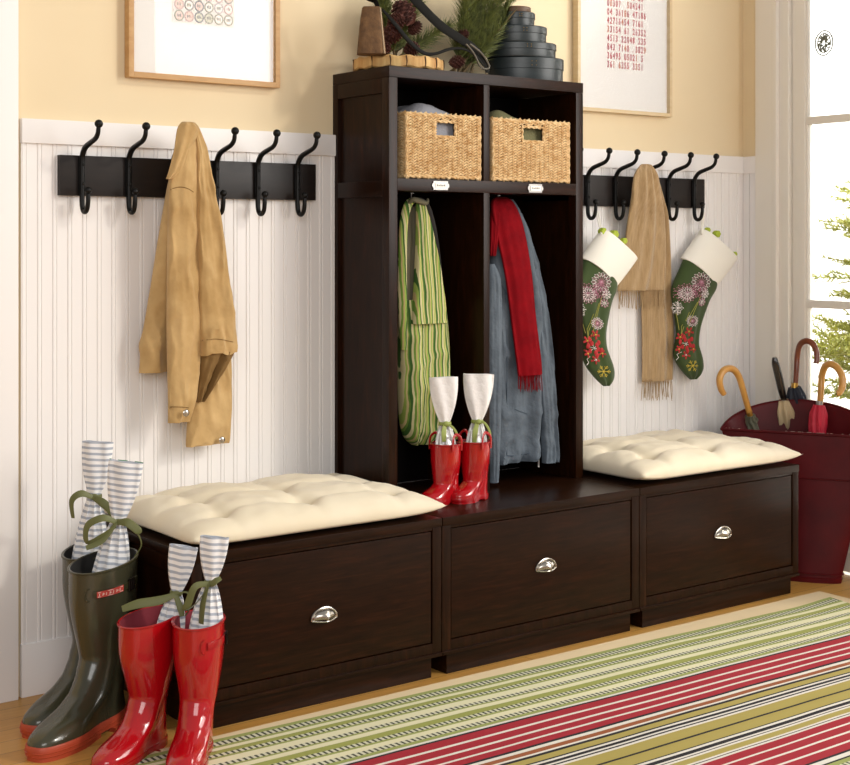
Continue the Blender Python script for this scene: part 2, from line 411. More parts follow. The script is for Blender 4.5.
mb = MB().tube([(p.x, p.y, p.z+rb), (p.x, p.y, p.z+.42)], .0007, sub=0, seg=6)
build('cord', mb, M['pewter'], orn)

# ================================================================== BENCHES
def bench(i, label):
    x0 = i*W; t = thing('storage_bench', label, 'bench', (x0+W/2, -DB/2, 0), 0, 'storage benches along the wall')
    g = .0015; xa, xb = x0+g, x0+W-g; yf = -DB; EH, EV = M['espresso_h'], M['espresso_v']
    build('bench_top', MB().box((xa, yf-.004, HB-.026), (xb, -.001-.02, HB), bev=.0025), EH, t)
    mb = MB()
    for a in (xa, xb-.034): mb.box((a, yf, .0768), (a+.034, yf+.05, HB-.0265), bev=.002)        # front stiles
    for a in (xa, xb-.034): mb.box((a, -.071, .0768), (a+.034, -.021, HB-.0265), bev=.002)
    mb.box((xa+.034, yf, .0768), (xb-.034, yf+.03, .108), bev=.002)
    mb.box((xa+.034, yf+.002, HB-.036), (xb-.034, yf+.03, HB-.0265), bev=.001)
    for a, b in ((xa+.004, xa+.02), (xb-.02, xb-.004)): mb.box((a, yf+.05, .0768), (b, -.071, HB-.0265))
    for z0, z1 in ((.0768, .12), (HB-.07, HB-.0265)):
        mb.box((xa, yf+.05, z0), (xa+.016, -.071, z1), bev=.002); mb.box((xb-.016, yf+.05, z0), (xb, -.071, z1), bev=.002)
    mb.box((xa+.02, -.035, .0768), (xb-.02, -.025, HB-.0265)); mb.box((xa+.02, yf+.03, .0768), (xb-.02, -.035, .09))
    build('carcass', mb, EV, t)
    mb = MB().box((xa-.0, yf-.006, .066), (xb, yf+.03, .0768), bev=.002); build('bottom_moulding', mb, EH, t)
    dr = build('drawer', MB().box((xa+.038, yf+.003, .111), (xb-.038, yf+.025, HB-.039), bev=.002), EH, t)
    # cup pull
    cx = x0+W/2-.001; cz = (.247, .271, .270)[i]; w, h, d = .040, .030, .024; mb = MB(); rings = []
    nA, nB = 20, 9
    pts = []
    for j in range(nB+1):
        b = j/nB*PI/2
        rings.append([(cx+w*math.cos(a)*math.cos(b), yf-d*math.sin(b)*(.35+.65*math.sin(a)**.5 if a > 0 and a < PI else .35)-.001, cz+h*math.sin(a)*math.cos(b)) for a in (PI*k/nA for k in range(nA+1))])
    mb.loft(rings, None, False, False, closed=False)
    mb.tube([(cx+(w+.003)*math.cos(a), yf-.001, cz+(h+.003)*math.sin(a)) for a in (PI*k/24 for k in range(25))], .0035, sub=0, seg=8)
    mb.tube([(cx-w-.003, yf-.001, cz), (cx-w*.6, yf-.010, cz-.003), (cx, yf-.018, cz-.004), (cx+w*.6, yf-.010, cz-.003), (cx+w+.003, yf-.001, cz)], .0026, seg=8)
    o = build('drawer_pull', mb, M['nickel'], dr); o['label'] = 'brushed nickel cup pull'
    i2 = .028
    mb = MB()
    mb.box((xa+i2, yf+.014, 0), (xb-i2, yf+.034, .066), bev=.002); mb.box((xa+i2, yf+.034, 0), (xa+i2+.02, -.05, .066)); mb.box((xb-i2-.02, yf+.034, 0), (xb-i2, -.05, .066)); mb.box((xa+i2, -.05, 0), (xb-i2, -.03, .066))
    build('plinth', mb, EH, t)
    return t
bench(0, 'dark wooden storage bench at the left, nearest the tall boots')
bench(1, 'dark wooden storage bench in the middle, carrying the tall locker')
bench(2, 'dark wooden storage bench at the right, beside the red umbrella bin')

# ================================================================== LOCKER (hutch)
hut = thing('hall_locker', 'tall dark wooden locker with two cubbies standing on the middle bench', 'locker', (1.5*W, -DH/2, HB))
xa, xb = W-.002, 2*W-.004; EH, EV = M['espresso_h'], M['espresso_v']; YB = -.0015; ZS0, ZS1 = 1.497, 1.537; TK = .034
build('locker_top', MB().box((xa, -DH-.001, HH-.036), (xb, YB, HH), bev=.002), EH, hut)
for sx in (xa, xb):
    d = 1 if sx == xa else -1; mb = MB()
    mb.box((sx, -DH, HB), (sx+d*TK, -DH+.038, HH-.0365), bev=.0015)
    mb.box((sx, YB-.03, HB), (sx+d*TK, YB, HH-.0365), bev=.0015)
    for z0, z1 in ((HB, HB+.06), (1.478, 1.53), (HH-.085, HH-.0365)): mb.box((sx, -DH+.038, z0), (sx+d*TK, YB-.03, z1), bev=.0015)
    mb.box((sx+d*.012, -DH+.038, HB+.06), (sx+d*TK, YB-.03, HH-.085))
    build('side_panel', mb, EV, hut)
build('back_panel', MB().box((xa+TK, YB-.012, HB), (xb-TK, YB, HH-.0365)), M['espresso_shade'], hut)
xm = 1.265
sh = build('shelf', MB().box((xa+TK, -DH, ZS0), (xb-TK, YB-.012, ZS1), bev=.0015), EH, hut)
for a, b in ((HB, ZS0), (ZS1, HH-.0365)): build('divider', MB().box((xm-.013, -DH+.001, a), (xm+.013, YB-.012, b), bev=.0015), EV, hut)
for cx in (1.064, 1.482):
    mb = MB(); y = -DH-.001; cz = 1.517; w, h = .030, .0145
    ol = [(-w, -h), (w, -h), (w, -.008), (w+.004, -.006), (w+.006, 0), (w+.004, .006), (w, .008), (w, h), (-w, h), (-w, .008), (-w-.004, .006), (-w-.006, 0), (-w-.004, -.006), (-w, -.008)]
    mb.poly([(cx+a, y, cz+b) for a, b in ol], (0, -.003, 0))
    lh = build('label_holder', mb, M['silver'], hut, smooth=False); lh['label'] = 'silver label holder on the shelf edge'
    build('card', MB().box((cx-.023, y-.0045, cz-.0085), (cx+.023, y-.003, cz+.0085)), M['card'], lh)
    mb = MB(); random.seed(int(cx*100))
    for k in range(5): mb.box((cx-.017+k*.0072, y-.0052, cz-.002), (cx-.0125+k*.0072, y-.0045, cz+random.choice((.0015, .003))))
    build('lettering', mb, M['print_gray'], lh)
def small_hook(cx, cy):
    z = ZS0
    mb = MB().lathe([(.011, -.004), (.011, 0)], (cx, cy, z), seg=16)
    mb.tube([(cx, cy, z), (cx, cy, z-.028), (cx, cy-.012, z-.045), (cx, cy-.03, z-.04), (cx, cy-.034, z-.022)], .0032, seg=8)
    o = build('hanging_hook', mb, M['silver'], hut); return o
HK1 = at(413, 197, y=-.19); HK2 = at(500, 199, y=-.18)
small_hook(HK1.x, -.18); small_hook(HK2.x, -.168)

# ================================================================== COAT RACKS
def rack(x0, label, xs):
    zb, zt = 1.4695, 1.5895; t = thing('coat_rack', label, 'coat rack', (x0+.449, -.012, zb))
    yb = -.034
    build('backboard', MB().box((x0, yb, zb), (x0+.898, -.0125, zt), bev=.0015), M['rack_wood'], t)
    for cx in xs:
        mb = MB(); P = [(cx, -.158, 1.666), (cx, -.153, 1.648), (cx, -.136, 1.634), (cx, -.102, 1.624), (cx, -.068, 1.613), (cx, -.049, 1.595), (cx, -.043, 1.575), (cx, -.042, 1.52), (cx, -.042, 1.47), (cx, -.044, 1.44), (cx, -.052, 1.424), (cx, -.066, 1.421), (cx, -.079, 1.431), (cx, -.085, 1.452), (cx, -.086, 1.474)]
        mb.tube(P, [.0065, .007, .0075, .008, .0085, .0085, .0082, .008, .008, .0078, .0075, .0075, .0072, .007, .0065], seg=10, sub=5)
        mb.sphere((cx, -.160, 1.676), .0125); mb.sphere((cx, -.086, 1.484), .011)
        mb.box((cx-.010, -.0425, 1.475), (cx+.010, yb+.001, 1.582), bev=.002)
        h = build('coat_hook', mb, M['iron'], t)
        for z in (1.562, 1.505): build('screw', MB().sphere((cx+.001, -.051, z), .0048, sc=(1, .6, 1), seg=10, rings=6), M['iron'], h)
    return t
SP = .1511
rack(-.1312, 'dark wooden coat rack with iron hooks on the left, holding the tan jacket', [-.066+SP*k for k in range(6)])
rack(1.787, 'dark wooden coat rack with iron hooks on the right, holding stockings and a scarf', [1.857+SP*k for k in range(6)])

# ================================================================== PICTURES
def picture(x0, x1, z0, z1, fm, label, kind, fw):
    t = thing('framed_print', label, 'picture', ((x0+x1)/2, -.002, z0), 0)
    mb = MB(); yf = -.034
    mb.box((x0, yf, z0), (x0+fw, -.002, z1), bev=.001).box((x1-fw, yf, z0), (x1, -.002, z1), bev=.001)
    mb.box((x0+fw, yf, z0), (x1-fw, -.002, z0+fw), bev=.001).box((x0+fw, yf, z1-fw), (x1-fw, -.002, z1), bev=.001)
    build('frame', mb, fm, t)
    mt = build('mat_board', MB().box((x0+fw, -.016, z0+fw), (x1-fw, -.006, z1-fw)), M['matboard'], t)
    build('glass', MB().box((x0+fw, -.0285, z0+fw), (x1-fw, -.0265, z1-fw)), M['glass'], t)
    if kind == 'rings':
        random.seed(5); cw = .0352; ax0, az0 = .250, 2.024; mb2 = MB()
        build('sheet', MB().box((ax0-.006, -.0175, az0-.004), (ax0+6*cw+.004, -.016, az0+7*cw+.006)), mat('tinted_sheet', '#e6dcd4', .8), mt)
        cs = [mat('ink_%s' % k, c, .8) for k, c in (('slate', '#5f6068'), ('taupe', '#7d7368'), ('olive', '#8f8b72'), ('pink', '#c39f98'), ('pale', '#b9aeb0'))]
        fl = [mat('wash_%s' % k, c, .8) for k, c in (('cream', '#efe7de'), ('sage', '#cfc9b4'), ('rose', '#e8c8ba'), ('lilac', '#d9d4d8'))]
        for r in range(7):
            for c in range(6):
                cx, cz = ax0+(c+.5)*cw, az0+(r+.5)*cw; k = random.choice(fl); q = random.choice(cs)
                mb2.lathe([(.0145, 0), (.0145, .001)], (0, 0, 0), k, seg=20); nv = 40
                for i in range(len(mb2.v)-nv, len(mb2.v)): a = mb2.v[i]; mb2.v[i] = (cx+a[0], -.0178-a[2], cz+a[1])
                mb2.tube([(cx+.0148*math.cos(a), -.0185, cz+.0155*math.sin(a)) for a in (2*PI*j/20 for j in range(21))], .0019, q, seg=5, sub=0)
                for j in range(3): mb2.box((cx-.007+j*.005, -.0196, cz-.003-random.random()*.002), (cx-.0042+j*.005, -.0188, cz+.003+random.random()*.003), random.choice(cs))
        build('ring_print', mb2, None, mt)
    else:
        rows = ['7286  1945 03', '00307  504541', '04 36186 47186', '42716454 7160', '33154 61 26352', '4513 22048 235', '843 7140 .38298', '36495 05021 5', '361 6355 3351']
        inks = [mat('ink_red_%d' % k, c, .8) for k, c in enumerate(('#b8383f', '#a82233', '#c2683f', '#c8767e', '#942a33', '#cf928c'))]
        random.seed(9); mb2 = MB(); zt = 2.15
        for i, rw in enumerate(rows[::-1]):
            z = 2.018+i*.0345; xs = 2.138
            step = .208/13.2
            for k, ch in enumerate(rw[:14]):
                if ch == ' ': continue
                vs, fs = text_mesh(ch, .036); q = inks[min(5, int(abs(random.gauss(0, 1.6))))]
                mb2.add([(xs+k*step+v.x*.62, -.0165-v.z, z+v.y*.98) for v in vs], fs, q)
        build('number_print', mb2, None, mt, smooth=False)
    return t
picture(.090, .628, 1.836, 2.55, M['oak'], 'oak-framed print of muted rings hanging above the left coat rack', 'rings', .017)
picture(1.965, 2.491, 1.838, 2.60, M['birch'], 'pale-framed print of red number rows hanging above the right coat rack', 'numbers', .014)

# ================================================================== CUSHIONS
def cushion(x0, x1, y0, y1, z, label, seed, th=.104):
    t = thing('seat_cushion', label, 'cushion', ((x0+x1)/2, (y0+y1)/2, z)); rnd = random.Random(seed)
    nx, ny = 84, 60; tx = [.17, .5, .83]; ty = [.2, .5, .8]
    tufts = [(a+rnd.uniform(-.015, .015), b+rnd.uniform(-.015, .015)) for a in tx for b in ty]
    def pos(u, v):
        # outline pulled in between the pointed corners
        px = u*2-1; py = v*2-1
        sx = 1-.035*(1-py*py); sy = 1-.04*(1-px*px)
        return x0+(x1-x0)*(.5+px*sx/2), y0+(y1-y0)*(.5+py*sy/2)
    def hgt(u, v):
        px, py = abs(u*2-1), abs(v*2-1)
        e = (max(0, 1-px**4.5)**.5)*(max(0, 1-py**4.0)**.5)
        h = e*.95
        for a, b in tufts:
            d2 = ((u-a)*(x1-x0))**2+((v-b)*(y1-y0))**2
            h -= e*(.52*math.exp(-d2/(.022**2))+.26*math.exp(-d2/(.055**2)))
        # soft folds joining tufts
        for a in tx: h -= e*.12*math.exp(-(((u-a)*(x1-x0)+.012*noise.noise(Vector((v*7, seed, a*9))))/.02)**2)
        for b in ty: h -= e*.12*math.exp(-(((v-b)*(y1-y0)+.012*noise.noise(Vector((u*7, seed+4, b*9))))/.018)**2)
        h += e*.10*noise.noise(Vector((u*8+seed, v*6, seed)))+e*.06*noise.noise(Vector((u*19, v*15+seed, 3)))
        return h
    top, bot = [], []
    for j in range(ny+1):
        for i in range(nx+1):
            u, v = i/nx, j/ny; X, Y = pos(u, v); h = hgt(u, v); e = (max(0, 1-abs(u*2-1)**5)**.5)*(max(0, 1-abs(v*2-1)**5)**.5)
            lift = (abs(u*2-1)**8)*(abs(v*2-1)**8)*.012
            top.append((X, Y, z+.026+th*.8*max(h, -.05)+lift)); bot.append((X, Y, z+.026+lift-.024*e))
    mb = MB(); N = (nx+1)*(ny+1); fs = []
    for j in range(ny):
        for i in range(nx):
            a = j*(nx+1)+i; q = (a, a+1, a+nx+2, a+nx+1); fs.append(q); fs.append(tuple(k+N for k in q[::-1]))
    mb.add(top+bot, fs)
    bm_ = None
    o = build('cover', mb, M['cushion'], t, angle=180)
    bm_ = bmesh.new(); bm_.from_mesh(o.data); bmesh.ops.remove_doubles(bm_, verts=bm_.verts[:], dist=.0004); bmesh.ops.recalc_face_normals(bm_, faces=bm_.faces[:]); bm_.to_mesh(o.data); bm_.free()
    o.data.polygons.foreach_set('use_smooth', [True]*len(o.data.polygons))
    for a, b in tufts:
        X, Y = pos(a, b); zz = z+.026+th*.8*max(hgt(a, b), -.05)
        m2 = MB()
        for k in range(5):
            q = k*1.3+seed; m2.tube([(X, Y, zz-.003), (X+.004*math.cos(q), Y+.004*math.sin(q), zz+.004), (X+.013*math.cos(q), Y+.013*math.sin(q), zz+.0035)], [.0015, .0014, .0006], seg=5, sub=3)
        build('tuft', m2, M['thread'], t)
    return t
cushion(.002, .872, -.612, -.02, HB+.001, 'cream tufted seat cushion on the left bench, behind the red boots', 3)
cushion(1.728, 2.592, -.608, -.02, HB+.001, 'cream tufted seat cushion on the right bench, below the stockings', 8)

# ================================================================== CLOTH LOFTS
def cloth(rows, nring=88, amp=.006, freq=3.0, seed=0, drift=.6, hem=0, back=.5, wr=0.0, sub=10):
    """rows: (v, uL, uR, y, thickness) measured top to bottom; returns MB of a solid, folded hanging cloth"""
    rn = random.Random(seed); ph = [rn.uniform(0, 6.28) for _ in range(4)]
    R = []
    K = []
    for v, a, b, y, th in rows:
        A = at(a, v, y=y); B = at(b, v, y=y); K.append(Vector((A.x, B.x, A.z))); R.append((y, th))
    V = len(rows)
    C1 = catmull([k for k in K], sub); C2 = catmull([Vector((r[0], r[1], 0)) for r in R], sub)
    rings = []; L = len(C1)
    for i in range(L):
        xl, xr, z = C1[i]; y, th, _ = C2[i]; th = max(th, .004); t = i/(L-1); w = xr-xl; ring = []
        fade = min(1, t*3+.15)
        for k in range(nring):
            q = 2*PI*k/nring; c = math.cos(q); sn = math.sin(q)
            s = .5-.5*c                      # 0..1 left to right
            prof = abs(sn)**.7*(1 if sn >= 0 else -1)
            fold = 0
            if sn > 0:
                for m_ in range(3):
                    f = freq*(1+.7*m_); fold += amp/(1+.6*m_)*math.sin(2*PI*f*(s+.05*math.sin(ph[3]+t*4))+ph[m_]+drift*t*(m_+1))
                fold += amp*.8*noise.noise(Vector((s*6+seed, t*9, seed*1.7)))
                if wr:
                    P3 = Vector(((xl+w*s)*11+seed*3, z*5, seed)); P4 = Vector(((xl+w*s)*26+z*9, z*13-(xl+w*s)*12, seed+7))
                    fold += wr*(.9*noise.noise(P3)+.9*max(0, 1-abs(noise.noise(P3*1.3+Vector((5, 2, 1))))*5)-.45+.55*max(0, 1-abs(noise.noise(P4))*4)*(.5+noise.noise(P3*.7)))
                fold *= fade*min(1, sn*2.2)
            yy = y-(prof*th if sn >= 0 else prof*th*back)-fold
            zz = z+hem*math.sin(2*PI*s*1.5+ph[0])*(1 if i == L-1 else 0)
            ring.append((xl+w*s, yy, zz))
        rings.append(ring)
    return MB().loft(rings)
def fringe(v0, a, b, v1, y, n, seed, dv=0, r=.0015, spread=1.0):
    rn = random.Random(seed); mb = MB()
    for i in range(n):
        s = (i+.5)/n; u = a+(b-a)*s; vv = v0+dv*s; p = at(u, vv-1.5, y=y+rn.uniform(-.004, .004)); l = rn.uniform(.85, 1.1)
        e = at(u+rn.uniform(-1.6, 1.6)*spread, vv+(v1-v0)*l, y=y+rn.uniform(-.008, .006)); mid = (p+e)/2+Vector((rn.uniform(-.003, .003), rn.uniform(-.003, .003), 0))
        mb.tube([p, mid, e], [r, r, r*.7], seg=5, sub=3)
    return mb
def top_y(o):   # front surface finder
    bm = bmesh.new(); bm.from_mesh(o.data); r = o
    off = Vector((0, 0, 0)); q = o
    while q is not None: off = off+q.location; q = q.parent
    bmesh.ops.translate(bm, verts=bm.verts[:], vec=off); tr = BVHTree.FromBMesh(bm); bm.free()
    def f(x, z, dflt):
        h = tr.ray_cast(Vector((x, -3, z)), Vector((0, 1, 0))); return h[0].y if h[0] else dflt
    return f
# --- tan jacket
jk = thing('tan_jacket', 'tan suede jacket hanging by its collar from the left coat rack', 'jacket', tuple(at(187, 160, y=-.1)))
body = cloth([(132, 183, 199, -.125, .012), (150, 177, 203, -.11, .026), (175, 170, 209, -.095, .032), (200, 165, 214, -.085, .036), (240, 158, 219, -.075, .034), (290, 150, 224, -.07, .032), (330, 143, 228, -.068, .03), (345, 139, 229, -.068, .034), (356, 140, 229, -.068, .026), (373, 139, 226, -.068, .026)], amp=.005, freq=1.3, seed=1, wr=.009)
build('back_body', body, M['tan_suede'], jk)
build('front_placket', cloth([(330, 196, 229, -.085, .016), (370, 190, 231, -.085, .02), (410, 188, 231, -.085, .02), (440, 186, 230, -.085, .017), (447, 186, 229, -.085, .014)], amp=.004, freq=.8, seed=2, wr=.009), M['tan_suede'], jk)
o = build('left_sleeve', cloth([(124, 186, 192, -.160, .006), (128, 183, 195, -.163, .010), (150, 175, 199, -.155, .02), (185, 169, 199, -.145, .028), (230, 168, 199, -.14, .03), (290, 167, 199, -.135, .03), (350, 167, 200, -.13, .03), (395, 168, 196, -.13, .026), (423, 168, 189, -.13, .02)], amp=.004, freq=.7, seed=3, wr=.009), M['tan_suede'], jk)
rs = build('right_sleeve', cloth([(128, 193, 199, -.16, .01), (150, 196, 206, -.155, .018), (185, 196, 213, -.15, .026), (230, 196, 222, -.145, .03), (280, 197, 228, -.14, .034), (320, 199, 233, -.14, .036), (345, 200, 236, -.14, .036), (354, 200, 236, -.14, .034)], amp=.005, freq=.8, seed=4, hem=-.006, wr=.009), M['tan_suede'], jk)
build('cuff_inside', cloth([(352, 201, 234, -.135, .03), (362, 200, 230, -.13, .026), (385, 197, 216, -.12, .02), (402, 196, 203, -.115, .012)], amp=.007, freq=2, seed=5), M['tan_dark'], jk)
build('collar', cloth([(121.5, 184, 192, -.164, .005), (122.6, 181, 195.5, -.168, .010), (130, 177, 199, -.170, .014), (150, 174, 190, -.168, .012), (170, 169, 182, -.16, .01), (179, 166, 172, -.155, .005)], amp=.003, freq=1, seed=6), M['tan_suede'], jk)
fs_ = top_y(o); fr = top_y(rs)
for (u, v, y) in ((186, 413, -.165), (222, 440, -.108)):
    p = at(u, v, y=y); mb = MB().sphere((p.x, p.y, p.z), .011, sc=(1, .35, 1), seg=14, rings=8)
    build('button', mb, M['nickel'], jk)
# seams: hems and shoulder seam as stitched lines
mb = MB()
def seam(pts, y, dflt, f=None, r=.0012):
    P = []
    q_ = [Vector((a_, b_, 0)) for a_, b_ in pts]; q_ = catmull(q_, 6)
    for u, v in [(k_.x, k_.y) for k_ in q_]:
        p = at(u, v, y=y)
        if f: p.y = f(p.x, p.z, y)-.0005
        P.append(p)
    mb.tube(P, r, seg=5, sub=0)
seam([(169, 408), (178, 407), (190, 408)], -.155, 0, fs_); seam([(170, 190), (182, 187), (194, 192)], -.17, 0, fs_)
seam([(201, 341), (216, 339), (233, 342)], -.17, 0, fr)
build('stitching', mb, M['tan_dark'], jk)
# --- camel scarf
sc = thing('camel_scarf', 'camel wool scarf with fringed ends draped over a hook between two stockings', 'scarf', tuple(at(646, 170, y=-.1)))
build('front_length', cloth([(164, 643, 648, -.135, .008), (165.5, 640, 651.5, -.135, .012), (176, 634, 657, -.135, .018), (200, 631, 661, -.115, .022), (225, 627, 664, -.085, .02), (260, 623, 665, -.068, .018), (285, 618, 664, -.062, .016), (291, 618, 664, -.06, .015)], amp=.006, freq=1.7, seed=11), M['camel'], sc)
build('back_length', cloth([(172, 640, 656, -.075, .012), (200, 640, 664, -.055, .012), (225, 640, 668, -.042, .014), (290, 641, 671, -.036, .014), (340, 642, 673, -.036, .014), (382, 642, 672, -.036, .012)], amp=.005, freq=1.5, seed=12), M['camel'], sc)
o = build('fringe', fringe(291, 618, 664, 308, -.072, 36, 1), M['camel'], sc); o['kind'] = 'stuff'
o = build('fringe', fringe(381, 642, 672, 399, -.046, 28, 2), M['camel'], sc); o['kind'] = 'stuff'
# --- striped bag
bag = thing('striped_shoulder_bag', 'green striped slouchy shoulder bag hanging in the left cubby', 'bag', tuple(at(415, 200, y=-.2)))
build('bag_body', cloth([(300, 400, 443, -.2, .04), (330, 398.5, 446, -.2, .055), (365, 398.5, 447, -.2, .062), (400, 399, 447, -.2, .066), (425, 401, 445, -.2, .062), (438, 405, 438, -.2, .045), (445, 412, 429, -.2, .02)], amp=.007, freq=1.4, seed=21, wr=0.008), M['bag_stripe'], bag)
build('bag_panel', cloth([(201, 416, 424, -.215, .01), (225, 416, 430, -.22, .016), (260, 415, 437, -.225, .022), (300, 413, 443, -.235, .028), (324, 411, 445, -.24, .03)], amp=.004, freq=1.2, seed=22), M['bag_stripe'], bag)
build('bag_lining', cloth([(206, 406, 418, -.18, .01), (250, 402, 417, -.19, .016), (300, 400.5, 416, -.195, .024), (330, 400.5, 416, -.2, .03)], amp=.005, freq=1.5, seed=23), M['bag_lining'], bag)
P = [at(u, v, y=y) for u, v, y in ((417, 200, -.215), (409, 203, -.22), (404, 222, -.225), (402.5, 255, -.23), (402.5, 300, -.24), (404, 350, -.24))]
build('striped_strap', MB().tube(P, [.01, .014, .014, .014, .016, .01], flat=((1, 0, 0), 1, .3), seg=14), M['bag_stripe'], bag)
P = [at(u, v, y=y) for u, v, y in ((417, 199, -.22), (426, 206, -.2), (433, 232, -.185), (438, 270, -.18), (441, 310, -.18), (443, 345, -.19))]
build('dark_strap', MB().tube(P, [.011, .013, .014, .014, .013, .01], flat=((1, 0, 0), 1, .35), seg=14), M['bag_strap'], bag)
mb = MB().tube([at(u, v, y=y) for u, v, y in ((409, 203, -.22), (413, 199.5, -.235), (419, 201, -.235), (426, 203, -.23), (428, 199, -.22))], [.006, .009, .01, .008, .004], seg=10)
build('tie_knot', mb, M['bag_lining'], bag)
# --- blue jacket
bj = thing('blue_jacket', 'slate blue jacket hanging in the right cubby under a red scarf', 'jacket', tuple(at(500, 200, y=-.18)))
build('body', cloth([(199, 494, 512, -.18, .014), (212, 491, 519, -.20, .024), (235, 490, 526, -.22, .032), (275, 489.5, 533, -.235, .036), (320, 489.5, 538, -.24, .04), (370, 489.5, 540, -.24, .042), (420, 490, 541, -.24, .042), (452, 491, 540, -.24, .04), (464, 493, 537, -.24, .034)], amp=.010, freq=1.4, seed=31, wr=0.01), M['blue'], bj)
build('right_sleeve', cloth([(213, 513, 521, -.21, .014), (240, 519, 530, -.225, .02), (290, 527, 541, -.245, .026), (350, 535, 549, -.26, .028), (410, 540, 553.5, -.27, .028), (450, 542, 556, -.272, .026), (463, 542.5, 555.5, -.272, .024)], amp=.007, freq=1.1, seed=32, wr=0.008), M['blue'], bj)
build('left_sleeve', cloth([(264, 489, 494, -.262, .008), (285, 488.5, 500, -.275, .014), (350, 489, 501, -.28, .014), (420, 489, 500, -.28, .014), (465, 490, 498, -.275, .014), (483, 490, 497.5, -.27, .012)], amp=.003, freq=.9, seed=33), M['blue'], bj)
bo = [o_ for o_ in bj.children if o_.name.startswith('body')][0]; fb = top_y(bo)
for pts in ([(514, 409), (521, 412), (528, 414)], [(506, 290), (507, 340), (508, 400), (508, 455)], [(503, 285), (507, 293), (512, 301)], [(503, 455), (514, 456), (530, 453)]):
    P = []
    for u, v in pts:
        p = at(u, v, y=-.28); p.y = fb(p.x, p.z, -.28)-.0005; P.append(p)
    build('stitched_seam', MB().tube(P, .0016, seg=5, sub=4), M['blue_dark'], bj)
mb = MB(); P = [at(538.5, v, y=-.283) for v in (415, 440, 462)]; P.append(at(538, 467, y=-.284)); mb.tube(P, [.0028, .0028, .003, .005], seg=6)
build('zipper', mb, M['silver'], bj)
# --- red scarf
rs_ = thing('red_scarf', 'red wool scarf with a fringed end over the blue jacket in the right cubby', 'scarf', tuple(at(500, 205, y=-.2)))
build('front_length', cloth([(197, 495, 506, -.20, .010), (203, 491, 514, -.225, .014), (225, 494, 523, -.26, .014), (270, 504, 531, -.285, .014), (320, 511, 536, -.296, .013), (360, 516, 541, -.298, .012), (376, 518, 542, -.298, .012)], amp=.003, freq=1.4, seed=41), M['red_wool'], rs_)
build('back_length', cloth([(200, 493, 501, -.2, .012), (215, 490.5, 499, -.24, .014), (240, 490, 497, -.265, .012), (256, 490, 495, -.275, .008)], amp=.003, freq=1, seed=42), M['red_wool'], rs_)
o = build('fringe', fringe(376, 518.5, 541.5, 391, -.302, 26, 4), M['red_wool'], rs_); o['kind'] = 'stuff'

